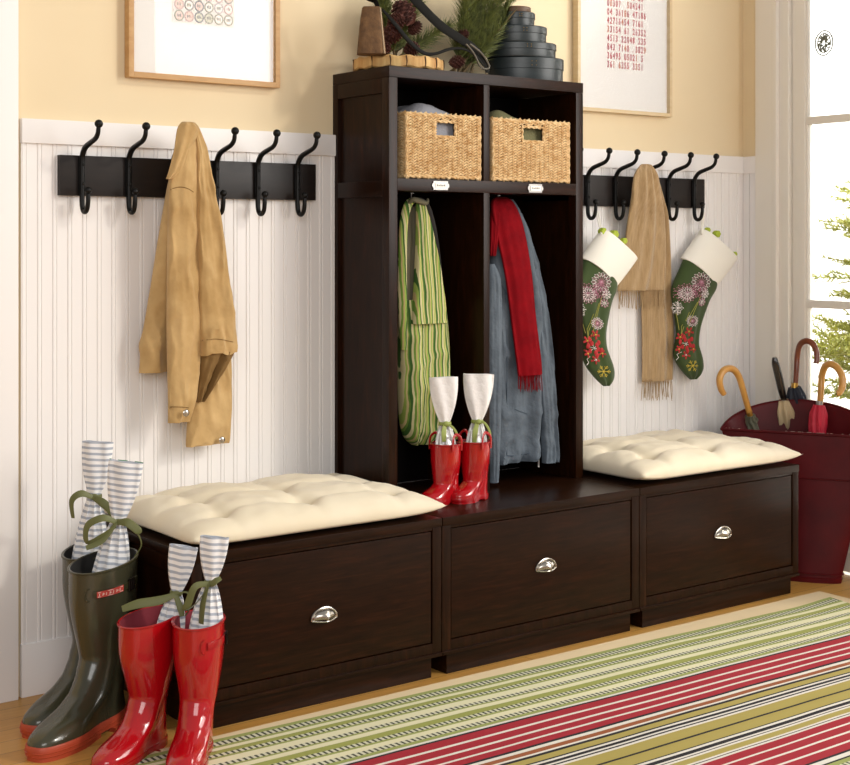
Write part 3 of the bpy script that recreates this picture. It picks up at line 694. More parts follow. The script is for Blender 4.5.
# ================================================================== STOCKINGS
def stocking(du, label, hook_u, hook_v, seed, y=-.065, sh=0.0, st_=1.0):
    mv = lambda v: 285+(v-285)*(st_ if v > 285 else 1)
    mu = lambda u, v: u+du+(sh*(v-285) if v > 285 else 0)
    t = thing('christmas_stocking', label, 'stocking', tuple(at(700+du, 300, y=-.06)), 0, 'embroidered stockings on the right rack')
    rows = [(256, 685, 709), (268, 680, 713), (287, 672, 715), (302, 672.5, 707.5), (318, 675, 701.5), (332, 676.5, 697.5), (345, 674.5, 697), (354, 673.5, 699), (362, 676, 701), (369, 680.5, 701.5), (375, 685.5, 699.5), (379.5, 690, 696)]
    b = build('leg', cloth([(mv(v), mu(a, v), mu(c, v), y, th) for (v, a, c), th in zip(rows, (.03, .034, .038, .036, .032, .03, .03, .032, .03, .026, .02, .008))], amp=.0025, freq=1.2, seed=seed), M['stock_green'], t)
    # cuff: tilted band
    A0, A1 = at(718.5+du, 244.5, y=y), at(698.5+du, 272.5, y=y); e0 = at(735.5+du, 260.5, y=y)-at(701.5+du, 229.5, y=y); e1 = at(715.5+du, 287, y=y)-at(682+du, 258, y=y)
    rings = []
    for i in range(9):
        s = i/8; c = A0.lerp(A1, s); e = e0.lerp(e1, s)*.5; d = .040+.006*math.sin(PI*s)
        rings.append([c+e*math.cos(q)+Vector((0, -d*math.sin(q)*(1 if math.sin(q) > 0 else .5)-.004*math.sin(3*q+i*.2), 0)) for q in (2*PI*k/40 for k in range(40))])
    # fold inwards at the mouth
    inner = [[A0.lerp(p, .86)+Vector((0, 0, -.0)) for p in map(Vector, rings[0])], [A1.lerp(A0, .6).lerp(Vector(p), .75) for p in rings[1]]]
    build('cuff', MB().loft(inner[::-1]+rings), M['stock_white'], t)
    hp = at(hook_u, hook_v, y=-.066); hp.y = -.066; st = at(702+du, 234, y=y-.02)
    build('hanging_loop', MB().tube([st, st.lerp(hp, .5)+Vector((.004, 0, 0)), hp+Vector((.004, 0, .004)), hp+Vector((-.004, .002, .003)), st.lerp(hp, .5)+Vector((-.005, 0, 0)), st+Vector((-.003, 0, -.002))], .0028, seg=8, sub=5), M['stock_white'], t)
    # embroidery
    f = top_y(b); cur = [MB()]
    def P(u, v): p = at(mu(u, v), mv(v), y=y-.035); p.y = f(p.x, p.z, y-.035)-.0012; return p
    def line(k, a, b_, r=.0013):
        cur[0].tube([P(a[0]+(b_[0]-a[0])*s_, a[1]+(b_[1]-a[1])*s_) for s_ in (0, .33, .66, 1)], r, M[k], seg=5, sub=0)
    def done(nm):
        build(nm, cur[0], None, t, angle=80); cur[0] = MB()
    def flake(k, u, v, r, n=8, k2=None):
        for i in range(n):
            a = 2*PI*i/n; e = (u+r*math.cos(a), v+r*math.sin(a)); line(k, (u, v), e, .0012); cur[0].sphere(P(*e), .0024, M[k2 or k], seg=6, rings=4)
            for sg in (-.5, .5): line(k2 or k, (u+r*.55*math.cos(a), v+r*.55*math.sin(a)), (u+r*.95*math.cos(a+sg*.6), v+r*.95*math.sin(a+sg*.6)), .001)
        cur[0].sphere(P(u, v), .004, M[k2 or k], seg=8, rings=6, sc=(1, .3, 1)); done('embroidered_rosette')
    def flower(k, u, v, r, n, kc):
        for i in range(n):
            a = 2*PI*i/n+.3
            for q in (.42, .72): c = (u+r*q*math.cos(a), v+r*q*math.sin(a)); cur[0].sphere(P(*c), .0024*r*.42, M[k], seg=8, rings=6, sc=(1, .3, 1))
            line(kc, (u, v), (u+r*.5*math.cos(a), v+r*.5*math.sin(a)), .0008)
        cur[0].sphere(P(u, v), .0028, M[kc], seg=8, rings=6); done('embroidered_flower')
    for a, b_ in (((697, 302), (679, 341)), ((700, 296), (684, 340)), ((690, 312), (681, 334)), ((676, 313), (679, 330))): line('em_stem', a, b_); done('embroidered_stem')
    line('em_white', (676, 360), (683, 352), .0012); done('embroidered_stem')
    flake('em_pink', 701, 282, 9.5, 14, 'em_white'); flake('em_plum', 699, 290, 7.5, 12, 'em_pink'); flake('em_plum', 687, 293, 9.5, 14, 'em_pink'); flake('em_white', 687, 294, 7, 12, 'em_white')
    flake('em_white', 677.5, 308, 6.5, 8); flake('em_pink', 693, 321, 5.5, 12, 'em_white'); flake('em_white', 702, 302, 4, 8, 'em_pink'); flake('em_white', 705, 294, 4, 8)
    flower('em_red', 687, 344, 10, 6, 'em_white'); flower('em_red', 680, 337, 5, 5, 'em_yellow'); flower('em_red', 690, 331.5, 5, 5, 'em_yellow'); flower('em_red', 679, 349, 4.4, 5, 'em_yellow'); flower('em_red', 687, 355, 4.6, 5, 'em_white'); flower('em_red', 694, 349, 4, 5, 'em_yellow')
    flake('em_yellow', 694, 366, 5.5, 6)
    return t
XH = [1.857+SP*k for k in range(6)]
stocking(-100, 'green embroidered stocking with white cuff beside the locker, left of the camel scarf', 597.5, 214, 51, -.11, .14, 1.07)
stocking(0, 'green embroidered stocking with white cuff right of the camel scarf', 703, 214, 52)
def sprig(u, v, r, label):
    p = at(u+2, v-2.5, y=-.115 if u < 650 else -.07); t = MB()
    t.sphere((p.x, p.y, p.z), r, seg=14, rings=10, sc=(1, .9, .85))
    for k in range(6):
        a = k*1.05; t.sphere((p.x+r*.55*math.cos(a), p.y-r*.5, p.z+r*.45*math.sin(a)), r*.45, seg=8, rings=6)
    tag(build('felt_pompom', t, M['lime']), label, 'pompom', 'lime felt balls in the stocking cuffs')
sprig(600, 234, .017, 'lime green felt ball at the upper left of the stocking cuff beside the locker')
sprig(611, 237, .020, 'biggest lime green felt ball, middle of the stocking cuff beside the locker')
sprig(621, 243.5, .015, 'lime green felt ball at the lower right of the stocking cuff beside the locker')
sprig(705, 232.5, .013, 'lime green felt ball by the hanging loop of the right stocking')
sprig(714, 236.5, .017, 'lime green felt ball at the middle of the right stocking cuff')
sprig(732, 256.5, .012, 'lime green felt ball at the pointed tip of the right stocking cuff')

# ================================================================== BASKETS
def basket(x0, x1, label, cloth_m, cl_label, bump_side):
    z0, z1 = ZS1+.001, 1.752; yf, yb = -.315, -.05; t = thing('seagrass_basket', label, 'basket', ((x0+x1)/2, (yf+yb)/2, z0), 0, 'woven baskets on the locker shelf')
    w, h, d = x1-x0, z1-z0, yb-yf; hx0, hx1 = x0+w*.375, x0+w*.655; hz0, hz1 = z1-.072, z1-.022
    mb = MB()
    def weave(P, U, V, lu, lv, nrm, hole=None):
        cols = max(4, round(lu/.0215)); rws = round(lv/.0092); cw = lu/cols; rh = lv/rws
        for c in range(cols):
            for r in range(rws):
                cu, cv = (c+.5)*cw, (r+.5+.25*(c % 2))*rh
                if cv > lv-.002: continue
                if hole and hole[0]-cw*.12 < cu < hole[1]+cw*.12 and hole[2]-.001 < cv < hole[3]+.001: continue
                for sg in (-1, 1):
                    q = P+U*(cu+sg*cw*.25)+V*(cv+(.0 if sg < 0 else rh*.5)); ang = sg*.62+random.uniform(-.12, .12)
                    a = U*math.cos(ang)+V*math.sin(ang); b = -U*math.sin(ang)+V*math.cos(ang)
                    L, T, D = cw*.37, rh*.40, .0085
                    vs = []
                    for k in range(3):
                        s_ = (-1, 0, 1)[k]; wd = T*(.55, 1, .55)[k]; de = D*(.25, 1, .25)[k]
                        vs += [q+a*L*s_+b*wd, q+a*L*s_+nrm*de, q+a*L*s_-b*wd]
                    mb.add(vs, [(0, 1, 4, 3), (1, 2, 5, 4), (3, 4, 7, 6), (4, 5, 8, 7)])
    X, Y, Z = Vector((1, 0, 0)), Vector((0, 1, 0)), Vector((0, 0, 1))
    weave(Vector((x0, yf, z0)), X, Z, w, h, -Y, (hx0-x0, hx1-x0, hz0-z0, hz1-z0))
    weave(Vector((x0, yb, z0)), -Y, Z, d, h, -X); weave(Vector((x1, yf, z0)), Y, Z, d, h, X)
    o = build('weave', mb, M['straw'], t, angle=180)
    mb = MB(); e = .0035
    for a, b in (((x0+e, yf+e), (hx0, yf+.012)), ((hx1, yf+e), (x1-e, yf+.012))): mb.box((a[0], a[1], z0), (b[0], b[1], z1))
    mb.box((hx0, yf+e, z0), (hx1, yf+.012, hz0)); mb.box((hx0, yf+e, hz1), (hx1, yf+.012, z1))
    mb.box((x0+e, yf+.012, z0), (x0+.012, yb-e, z1)); mb.box((x1-.012, yf+.012, z0), (x1-e, yb-e, z1)); mb.box((x0+e, yb-.012, z0), (x1-e, yb-e, z1)); mb.box((x0+e, yf+.012, z0), (x1-e, yb-e, z0+.01))
    build('shell', mb, M['straw_gap'], t)
    mb = MB()
    def rope(a, b, n, r=.0062):
        a, b = Vector(a), Vector(b); d_ = b-a; ax = d_.normalized(); s1 = ax.orthogonal().normalized(); s2 = ax.cross(s1)
        for st in range(2):
            P = [a+d_*(k/n)+(s1*math.cos(k*.9+st*PI)+s2*math.sin(k*.9+st*PI))*r*.5 for k in range(n+1)]
            mb.tube(P, r*.62, seg=6, sub=0)
    zz = z1-.003
    rope((x0, yf, zz), (x1, yf, zz), 44); rope((x0, yf, zz), (x0, yb, zz), 34); rope((x1, yf, zz), (x1, yb, zz), 34); rope((x0, yb, zz), (x1, yb, zz), 44)
    rope((x0, yf, z0+.008), (x1, yf, z0+.008), 44); rope((x0, yf, z0+.008), (x0, yb, z0+.008), 34)
    for xx in (x0+.002, x1-.002): rope((xx, yf, z0), (xx, yf, z1), 28, .005)
    rope((hx0, yf, hz0), (hx1, yf, hz0), 14, .005); rope((hx0, yf, hz1), (hx1, yf, hz1), 14, .005); rope((hx0, yf, hz0), (hx0, yf, hz1), 8, .005); rope((hx1, yf, hz0), (hx1, yf, hz1), 8, .005)
    build('braided_rim', mb, M['straw'], t)
    # folded cloth inside
    mb = MB(); nx, ny = 36, 24; vs = []
    for j in range(ny+1):
        for i in range(nx+1):
            u, v = i/nx, j/ny; e_ = (1-abs(2*u-1)**4)*(1-abs(2*v-1)**4)
            pk = math.exp(-((u-bump_side)/.33)**2)
            vs.append((x0+.016+(w-.032)*u, yf+.016+(d-.032)*v, z1-.085+e_**.4*(.085+.045*pk+.010*noise.noise(Vector((u*6, v*6, bump_side*9))))))
    n_ = nx+1; fs = [(j*n_+i, j*n_+i+1, (j+1)*n_+i+1, (j+1)*n_+i) for j in range(ny) for i in range(nx)]
    base = [(x0+.016+(w-.032)*i/nx, yf+.016+(d-.032)*j/ny, z0+.012) for j in (0, ny) for i in (0, nx)]
    mb.add(vs, fs); k = len(vs); mb.v += base
    bl = [j*n_ for j in range(ny+1)]; br = [j*n_+nx for j in range(ny+1)]
    mb.f += [tuple([k, k+1]+[i for i in range(nx, -1, -1)]), tuple([k+2]+[ny*n_+i for i in range(nx+1)]+[k+3]), tuple([k]+bl+[k+2]), tuple([k+1, k+3]+br[::-1]), (k, k+2, k+3, k+1)]; mb.m += [0]*5
    tag(build('folded_cloth', mb, cloth_m, angle=60), cl_label, 'cloth')
    return t
random.seed(21)
basket(.932, 1.246, 'woven seagrass basket with a grey knit inside, in the left shelf cubby', M['gray_cloth'], 'grey knitted throw stuffed into the left basket', .42)
basket(1.30, 1.655, 'woven seagrass basket with an olive knit inside, in the right shelf cubby', M['olive_cloth'], 'olive knitted throw stuffed into the right basket', .12)

# ================================================================== BOOTS
def boot(name, label, loc, ang, L, H, wid, sh_a, sh_b, an_a, an_b, rub, trim, lining, solem, group, sole_h=.03, big_sole=False, strap=None, lab=False, loops=False, lean=0.0, mirror=1, tilt=0.0):
    """local frame: heel at x=0, toe along +x, z up"""
    t = thing(name, label, 'boot', loc, ang, group); n = 48
    k = L/.30; sc = an_a/.06
    cxa = an_a+.012*k; cxs = cxa+lean
    toe_h = .062*k if H > .25 else .045
    def section(z, off=0.0):
        # returns list of (x,y)
        f = 1-sm(.075*k, .15*k, z)                        # foot influence
        back = .004*sm(0, .03, z)+.012*k*sm(.03, .1, z)-off
        # shaft ellipse
        g = sm(.10*k, H*.85, z)
        a = an_a+(sh_a-an_a)*g; b = an_b+(sh_b-an_b)*g; c = cxa+(cxs-cxa)*g
        if z > .6*H: pass
        # foot front profile
        zz = [0, .02*k, toe_h*.62, toe_h*.9, toe_h*1.15, toe_h*1.5, toe_h*1.95, toe_h*2.5, toe_h*3.1]
        xx = [L-.006, L, L-.004*k, L-.03*k, L-.085*k, L-.13*k, L-.155*k, L-.17*k, L-.175*k]
        if z >= zz[-1]: xf = None
        else:
            i = max(j for j in range(len(zz)) if zz[j] <= z); u = (z-zz[i])/(zz[i+1]-zz[i]); xf = xx[i]+(xx[i+1]-xx[i])*u
        F = sm(0, 1, 1-sm(toe_h*.9, toe_h*3.1, z))
        shaft_front = c+a
        front = shaft_front if xf is None else max(shaft_front, xf) if z < toe_h*2.2 else (shaft_front+(max(xf, shaft_front)-shaft_front)*(1-sm(toe_h*2.2, toe_h*3.1, z)))
        bk = back if z < .1*k else back+(c-a-back)*sm(.1*k, .22*k, z)
        pts = []
        for j in range(n):
            q = 2*PI*j/n; cq, sq = math.cos(q), math.sin(q)
            x = (bk+front)/2+(front-bk)/2*math.copysign(abs(cq)**(.85 if F > .3 else 1), cq)
            u = (x-bk)/(front-bk)
            wf = wid/2*(.78+.10*math.cos(u*2*PI*.95)*0+.22*sm(.35, .72, u))*(1-.10*math.exp(-((u-.42)/.14)**2))
            hh = wf*F*(1-.35*sm(toe_h*.5, toe_h*1.3, z)*sm(.45, 1, u))+b*(1-F)
            y = hh*math.copysign(abs(sq)**(.72*F+1*(1-F)), sq)+.012*k*F*mirror*math.sin(u*PI)*0
            pts.append((x+off*cq, y+off*sq))
        return pts
    zs = [sole_h*.35+0*i for i in range(1)]
    zs = [.006]+[.012+i*.006*k for i in range(int((toe_h*3.2-.012)/(.006*k)))]
    while zs[-1] < H-.03: zs.append(zs[-1]+.02)
    zs = [z for z in zs if z < H-.012]+[H-.012, H]
    def zt_(z, x): return z-tilt*(x-cxs)*sm(H*.5, H, z)
    rings = [[(x, y, zt_(z, x)) for x, y in section(z)] for z in zs]
    rings.append([(x, y, zt_(H, x)+.001) for x, y in section(H, -.004)])
    up = build('upper', MB().loft(rings, None, True, False), rub, t, angle=70, world=False)
    build('lining', MB().loft([[(x, y, zt_(H, x)+.001) for x, y in section(H, -.004)], [(x, y, zt_(H, x)-.02) for x, y in section(H, -.006)], [(x, y, H*.6) for x, y in section(H*.6, -.006)], [(x, y, H*.45) for x, y in section(H*.45, -.01)]], None, False, True), lining, up, angle=60, world=False)
    # top binding
    build('binding', MB().tube([(x, y, zt_(H, x)-.001) for x, y in section(H, .0005)+section(H, .0005)[:1]], .0032, seg=6, sub=0), trim, up, world=False)
    # sole with heel block
    mb = MB(); o_ = .005 if big_sole else .002
    def sol(z, off): return [(x, y, z) for x, y in section(max(z, .004), off)]
    hg = .008*k
    top = [sol(sole_h, o_*.6), sol(sole_h-.004, o_), sol(hg+.004, o_), sol(hg, o_*.7)]
    mb.loft(top[::-1])
    if big_sole: mb.tube([(x, y, sole_h*.62) for x, y in section(sole_h*.62, o_)], .0016, seg=5, sub=0); mb.tube([(x, y, sole_h*.36) for x, y in section(sole_h*.36, o_)], .0016, seg=5, sub=0)
    for lo, hi in ((-.01, L*.30), (L*.42, L+.02)):
        P = [(min(max(x, lo), hi), y) for x, y in section(.006, o_*.5)]
        mb.loft([[(x, y, 0) for x, y in P], [(x, y, hg+.001) for x, y in P]])
    build('sole', mb, solem, t, angle=50, world=False)
    if strap:
        z, q0, q1 = strap; mb = MB(); r1 = []; idx = [q0+(q1-q0)*j/24 for j in range(25)]
        def sp(q, zz_, off):
            P = section(zz_, off); j = (q/(2*PI)*n) % n; i = int(j); f = j-i; A, B = P[i], P[(i+1) % n]; X_ = A[0]+(B[0]-A[0])*f; return Vector((X_, A[1]+(B[1]-A[1])*f, zt_(zz_, X_)))
        for q in idx: r1.append([sp(q, z-.010, .0005), sp(q, z-.009, .0035), sp(q, z, .0045), sp(q, z+.009, .0035), sp(q, z+.010, .0005)])
        mb.loft(r1, None, False, False, closed=False)
        s_ = build('strap', mb, trim, up, world=False)
        qm = q0+(q1-q0)*.74; mb = MB()
        for dz in (-.014, .014): mb.tube([sp(qm-.09, z+dz, .006), sp(qm+.09, z+dz, .006)], .003, seg=6, sub=0)
        for dq in (-.09, .0, .09): mb.tube([sp(qm+dq, z-.014, .0065), sp(qm+dq, z+.014, .0065)], .003, seg=6, sub=0)
        build('buckle', mb, M['buckle'], up, world=False)
        mb = MB(); mb.tube([sp(q0-.12+.16*math.cos(a)*.8, z+.018*math.sin(a), .002) for a in (PI*.5+PI*j/10 for j in range(11))], .0022, seg=6, sub=0)
        build('strap_tab', mb, trim, up, world=False)
        if lab:
            mb = MB(); r1 = []; r2 = MB(); a, b_ = q0+.10, q0+(q1-q0)*.55
            for j in range(13):
                q = a+(b_-a)*j/12; r1.append([sp(q, z-.0085, .004), sp(q, z-.0085, .0062), sp(q, z+.0085, .0062), sp(q, z+.0085, .004)])
            mb.loft(r1); lb = build('label_patch', mb, M['red_label'], up, world=False); lb['label'] = 'small red label on the boot strap'
            for j in range(7):
                q = a+(b_-a)*(j+.7)/8; r2.tube([sp(q, z-.004, .0066), sp(q+.01, z+.0035, .0066)], .0009, seg=5, sub=0)
                if j % 2: r2.tube([sp(q, z, .0066), sp(q+.05, z, .0066)], .0008, seg=5, sub=0)
            r2.tube([sp(a+.03, z+.006, .0066), sp((a+b_)/2, z+.0065, .0066), sp(b_-.03, z+.006, .0066)], .0007, seg=5, sub=0); r2.tube([sp(a+.03, z-.006, .0066), sp((a+b_)/2, z-.0065, .0066), sp(b_-.03, z-.006, .0066)], .0007, seg=5, sub=0)
            build('label_lettering', r2, M['label_ink'], up, world=False)
    if loops:
        P = section(H, -.001)
        for j in (n//4, 3*n//4):
            x, y = P[j]; mb = MB().tube([(x-.022, y, H-.02), (x-.02, y, H+.018), (x, y*.9, H+.032), (x+.02, y, H+.018), (x+.022, y, H-.02)], .004, seg=8, sub=5, flat=((0, 1, 0), .5, 1.3)); build('pull_loop', mb, trim, up, world=False)
    return t
def loc_angle(d): return math.atan2(d[1], d[0])
def gift(name_lbl, cat, loc, tilt, zb, zn, zt, wb, wn, wt, paper, lower, rib, group, seed, yaw=0, edge=None):
    """cloth or paper gift bag: local z up, base at z=0 going down into the boot"""
    t = thing('gift_bag', name_lbl, cat, loc, 0, group); t.rotation_euler = (tilt[0], tilt[1], yaw); rn = random.Random(seed); n = 48
    ph = rn.uniform(0, 6)
    def ring(z, w, d, ruf, nf):
        return [(w*math.cos(q)+ruf*.6*math.cos(nf*q+ph), d*math.sin(q)+ruf*math.sin(nf*q+ph+z*20), z+ruf*.25*math.sin(3*q+ph)) for q in (2*PI*k/n for k in range(n))]
    rings = []
    for i in range(15):
        s = i/14; z = zb+(zn-zb)*s; bul = math.cos(min(1, max(0, (s-.1)/.9))*PI/2)**.8 if s > .1 else .9+.1*s/.1
        w = wn+(wb-wn)*max(0, bul); rings.append(ring(z, w, w*.72, .0035*(.4+s), 9))
    lo = MB().loft(rings, None, True, True)
    b = build('bag_body', lo, lower, t, angle=70, world=False)
    rings = []
    for i in range(13):
        s = i/12; z = zn+(zt-zn)*s; w = wn+(wt-wn)*(1-(1-s)**2.2); d = wn*.72+(.014-wn*.5)*math.sin(PI*min(1, s*.8))*.9; d = max(d, .006)
        rings.append(ring(z, w, d, .0018+.0014*s, 5))
    inn = [[(x*.93, y*.5, z) for x, y, z in rings[-1]], [(x*.8, y*.3, z-.02) for x, y, z in rings[-2]]]
    build('bag_top', MB().loft(rings+inn, None, True, True), paper, t, angle=70, world=False)
    if edge:
        R = rings[-1]; mb = MB()
        for a, b2 in ((2, 8), (12, 16), (22, 23)):
            mb.tube([R[j % n] for j in range(a, b2+1)], .0018, seg=5, sub=0)
        build('edge_stitch', mb, edge, t, world=False)
    mb = MB()
    mb.tube([(wn*1.25*math.cos(q), wn*.95*math.sin(q), zn) for q in (2*PI*k/24 for k in range(25))], .006, seg=8, sub=0, flat=((0, 0, 1), 1.0, .35))
    mb.sphere((wn*.2, -wn*1.1, zn), .010, sc=(1.2, .7, .9), seg=10, rings=8)
    r_ = build('ribbon', mb, rib, t, world=False)
    def strip(pts, w):
        pts = [(a_, b_*(wn/.018), c_+zn) for a_, b_, c_ in pts]
        mb2 = MB().tube(pts, w, seg=10, sub=6, flat=((0, .4, 1), 1, .12)); build('ribbon_end', mb2, rib, r_, world=False)
    for pts, w in rn.choice([0]) == 0 and seed_ribbons[seed] or []: strip(pts, w)
    return t
def fl(*p): return list(p)
seed_ribbons = {
 1: [(fl((0, -.03, .0), (-.03, -.05, .012), (-.055, -.05, -.01), (-.05, -.04, -.06)), [.006, .010, .009, .006]), (fl((.0, -.03, 0), (.03, -.05, -.01), (.06, -.05, -.035), (.075, -.045, -.075)), [.006, .012, .012, .006])],
 2: [(fl((0, -.03, 0), (-.035, -.055, .012), (-.075, -.05, -.015), (-.07, -.05, -.06), (-.035, -.05, -.04), (0, -.035, -.01)), [.006, .010, .010, .008, .008, .005]), (fl((0, -.03, 0), (.03, -.045, .006), (.062, -.045, -.012), (.07, -.04, -.02)), [.006, .012, .011, .004]), (fl((.01, -.03, 0), (.05, -.04, -.01), (.075, -.03, -.05), (.06, -.02, -.09)), [.002, .002, .002, .002]), (fl((0, -.035, 0), (-.03, -.05, -.05), (-.07, -.055, -.075)), [.005, .009, .007])],
 3: [(fl((0, -.03, 0), (-.04, -.04, -.02), (-.09, -.045, -.035), (-.13, -.045, -.055)), [.006, .012, .012, .008]), (fl((0, -.03, 0), (.03, -.04, .012), (.045, -.04, -.02), (.035, -.035, -.05)), [.002, .0025, .0025, .002]), (fl((0, -.03, 0), (.02, -.045, -.03), (.028, -.05, -.05)), [.006, .009, .006])],
 4: [(fl((0, -.03, 0), (-.035, -.05, -.005), (-.05, -.05, -.05), (-.055, -.045, -.07), (-.03, -.045, -.05), (-.005, -.035, -.01)), [.006, .009, .010, .010, .008, .005]), (fl((-.005, -.035, 0), (-.012, -.052, -.05), (-.012, -.055, -.10)), [.006, .011, .010]), (fl((0, -.03, 0), (.015, -.045, .012), (.028, -.04, .02)), [.006, .009, .006])],
 5: [(fl((0, -.02, 0), (-.006, -.034, -.025), (-.006, -.036, -.055)), [.006, .009, .007]), (fl((0, -.02, 0), (.02, -.03, -.008), (.035, -.028, -.03), (.034, -.02, -.05)), [.004, .004, .004, .004])],
 6: [(fl((0, -.02, 0), (-.008, -.034, -.03), (-.010, -.036, -.065)), [.006, .009, .007]), (fl((0, -.02, 0), (.022, -.03, -.002), (.04, -.028, -.03), (.042, -.02, -.055)), [.004, .004, .004, .004])]}
# --- olive boots
dg_ = Vector((-.87, -.49)).normalized(); ag = loc_angle(dg_)
GH = .455
def gloc(toe, L): return (toe[0]-dg_.x*L, toe[1]-dg_.y*L, 0)
LG = .385
g1 = gloc((-.414, -.530), LG); g2 = gloc((-.360, -.360), LG)
kw = dict(L=LG, H=GH, wid=.125, sh_a=.116, sh_b=.078, an_a=.070, an_b=.05, tilt=.10, rub=M['green_rubber'], trim=M['green_trim'], lining=M['black_lining'], solem=M['orange_sole'], group='tall olive boots', sole_h=.038, big_sole=True)
boot('rain_boot', 'tall olive rubber boot with orange sole and red strap label, front of its pair', (*g1[:2], 0), ag, strap=(GH-.060, PI*.17, PI*.66), lab=True, **kw)
boot('rain_boot', 'tall olive rubber boot with orange sole, against the wall behind its twin', (*g2[:2], 0), ag, **kw)
# --- red boots
dr_ = Vector((-.66, -.75)).normalized(); ar = loc_angle(dr_); dr2 = Vector((-.88, -.48)).normalized(); ar2 = loc_angle(dr2); RH = .345; LR = .285
kw = dict(L=LR, H=RH, wid=.105, sh_a=.086, sh_b=.066, tilt=.05, an_a=.052, an_b=.045, rub=M['red_rubber'], trim=M['red_trim'], lining=M['red_lining'], solem=M['red_trim'], group='tall red boots', sole_h=.022)
RC1 = Vector((-.038, -.715)); RC2 = Vector((-.128, -.612))
def hloc(c, off): return (c.x-dr_.x*off, c.y-dr_.y*off, 0)
boot('rain_boot', 'tall glossy red rubber boot with side strap, nearest the drawer front', hloc(RC1, .062), ar, strap=(RH-.048, PI*.20, PI*.64), **kw)
kw['sh_a'] = .102
boot('rain_boot', 'tall glossy red rubber boot between its twin and the olive boots', (RC2.x-dr2.x*.062, RC2.y-dr2.y*.062, 0), ar2, **kw)
# --- small red boots
dk_ = Vector((-.98, -.2)).normalized(); ak = loc_angle(dk_); KH = .190; LK = .165
kw = dict(L=LK, H=KH, wid=.084, sh_a=.049, sh_b=.050, an_a=.046, an_b=.041, rub=M['red_rubber'], trim=M['red_trim'], lining=M['red_lining'], solem=M['red_trim'], group="small red child's boots", sole_h=.018, loops=True)
KC1 = at(450, 504, z=HB).xy+Vector((.012, .035)); KC2 = at(479.5, 501, z=HB).xy+Vector((.012, .035))
for kc, lb in ((KC1, "left child's red rubber boot on the middle bench, beside the cushion tip"), (KC2, "right child's red rubber boot on the middle bench, beside the blue jacket")):
    boot('rain_boot', lb, (kc.x-dk_.x*.05, kc.y-dk_.y*.05, HB), ak, **kw)
# --- gift bags
def boot_c(l, d, o): return Vector((l[0]+d.x*o, l[1]+d.y*o))
gc1, gc2 = boot_c(g1, dg_, .085), boot_c(g2, dg_, .085)
T = M['ticking']
gift('striped cloth gift bag tied with olive ribbon, in the olive boot by the wall', 'gift bag', (gc2.x-.022, gc2.y+.0, GH-.10), (-.02, .06), -.05, .25, .405, .056, .016, .043, T, T, M['ribbon'], 'striped gift bags in boots', 1, yaw=-.6)
gift('striped cloth gift bag with green stitched edge, in the front olive boot', 'gift bag', (gc1.x+.022, gc1.y+.018, GH-.10), (-.02, .13), -.05, .205, .37, .056, .016, .046, T, T, M['ribbon'], 'striped gift bags in boots', 2, yaw=-.6, edge=M['green_edge'])
gift('striped cloth gift bag with long trailing ribbon, in the red boot beside the olive pair', 'gift bag', (RC2.x+.045, RC2.y-.012, RH-.09), (0, .16), .02, .150, .275, .038, .012, .037, T, T, M['ribbon'], 'striped gift bags in boots', 3, yaw=-.6)
gift('striped cloth gift bag with ribbon bow, in the red boot nearest the drawer', 'gift bag', (RC1.x+.016, RC1.y, RH-.09), (0, .09), .01, .185, .305, .046, .012, .037, T, T, M['ribbon'], 'striped gift bags in boots', 4, yaw=-.6)
gift("white paper gift bag tied with green ribbon, in the child's left boot", 'gift bag', (KC1.x, KC1.y, HB+KH-.07), (0, -.03), -.03, .135, .285, .042, .015, .048, M['tissue'], M['foil'], M['ribbon_light'], 'white paper gift bags in small boots', 5, yaw=-.6)
gift("white paper gift bag tied with green ribbon, in the child's right boot", 'gift bag', (KC2.x+.002, KC2.y, HB+KH-.07), (0, .03), -.03, .135, .29, .042, .015, .050, M['tissue'], M['foil'], M['ribbon_light'], 'white paper gift bags in small boots', 6, yaw=-.6)

# ================================================================== UMBRELLA BIN
bn = thing('umbrella_bin', 'worn dark red metal bin holding umbrellas beside the door', 'bin', (2.80, -.44, 0))
A = Vector((2.622, -.178)); B = Vector((2.905, -.705)); ax = (B-A).normalized(); nb = Vector((-ax.y, ax.x)); 
if nb.x < 0: nb = -nb
mid = (A+B)/2; half = (B-A).length/2
def bin_ring(z, s, wid, dep, bulge, rise, off=0):
    out = []; n = 72
    for k in range(n):
        q = 2*PI*k/n; cq, sq = math.cos(q), math.sin(q)
        e = (wid+off)*cq; 
        d = (dep+off)*max(sq, 0)**.85 if sq >= 0 else -(bulge+off)*abs(sq)
        p = mid+ax*e+nb*(d+s); zz = z+rise*max(sq, 0)**1.2
        out.append((p.x, p.y, zz))
    return out
ZB = .572
prof = [(0, -.02, .175, .085, .045, 0), (.018, -.02, .18, .09, .046, 0), (.02, -.018, .176, .088, .044, 0), (.2, -.012, .215, .105, .032, .0), (.38, -.004, .255, .12, .018, .0), (.50, 0, .28, .128, .008, .04), (ZB-.012, 0, half-.004, .135, .002, .10), (ZB, 0, half, .14, .0, .115)]
R = [bin_ring(*p) for p in prof]
inn = [bin_ring(z, s, w-.005, d-.005, b-.004, r) for z, s, w, d, b, r in prof[::-1]]
inn[-1] = [(x, y, .012) for x, y, z in inn[-1]]
build('bin_wall', MB().loft(R+inn), M['bin_red'], bn, angle=50)
rim = R[-1]+[R[-1][0]]
build('rolled_rim', MB().tube(rim, .006, seg=8, sub=0), M['bin_red'], bn)
mb = MB()
for z, s, w, d, b, r in ((.40, -.004, .2595, .122, .0172, 0.01), (.035, -.018, .181, .091, .0455, 0)):
    q = bin_ring(z, s, w, d, b, r, .001); mb.tube(q+[q[0]], .003, seg=6, sub=0)
build('hoop', mb, M['bin_red'], bn)
mb = MB(); random.seed(4)
n72 = 72
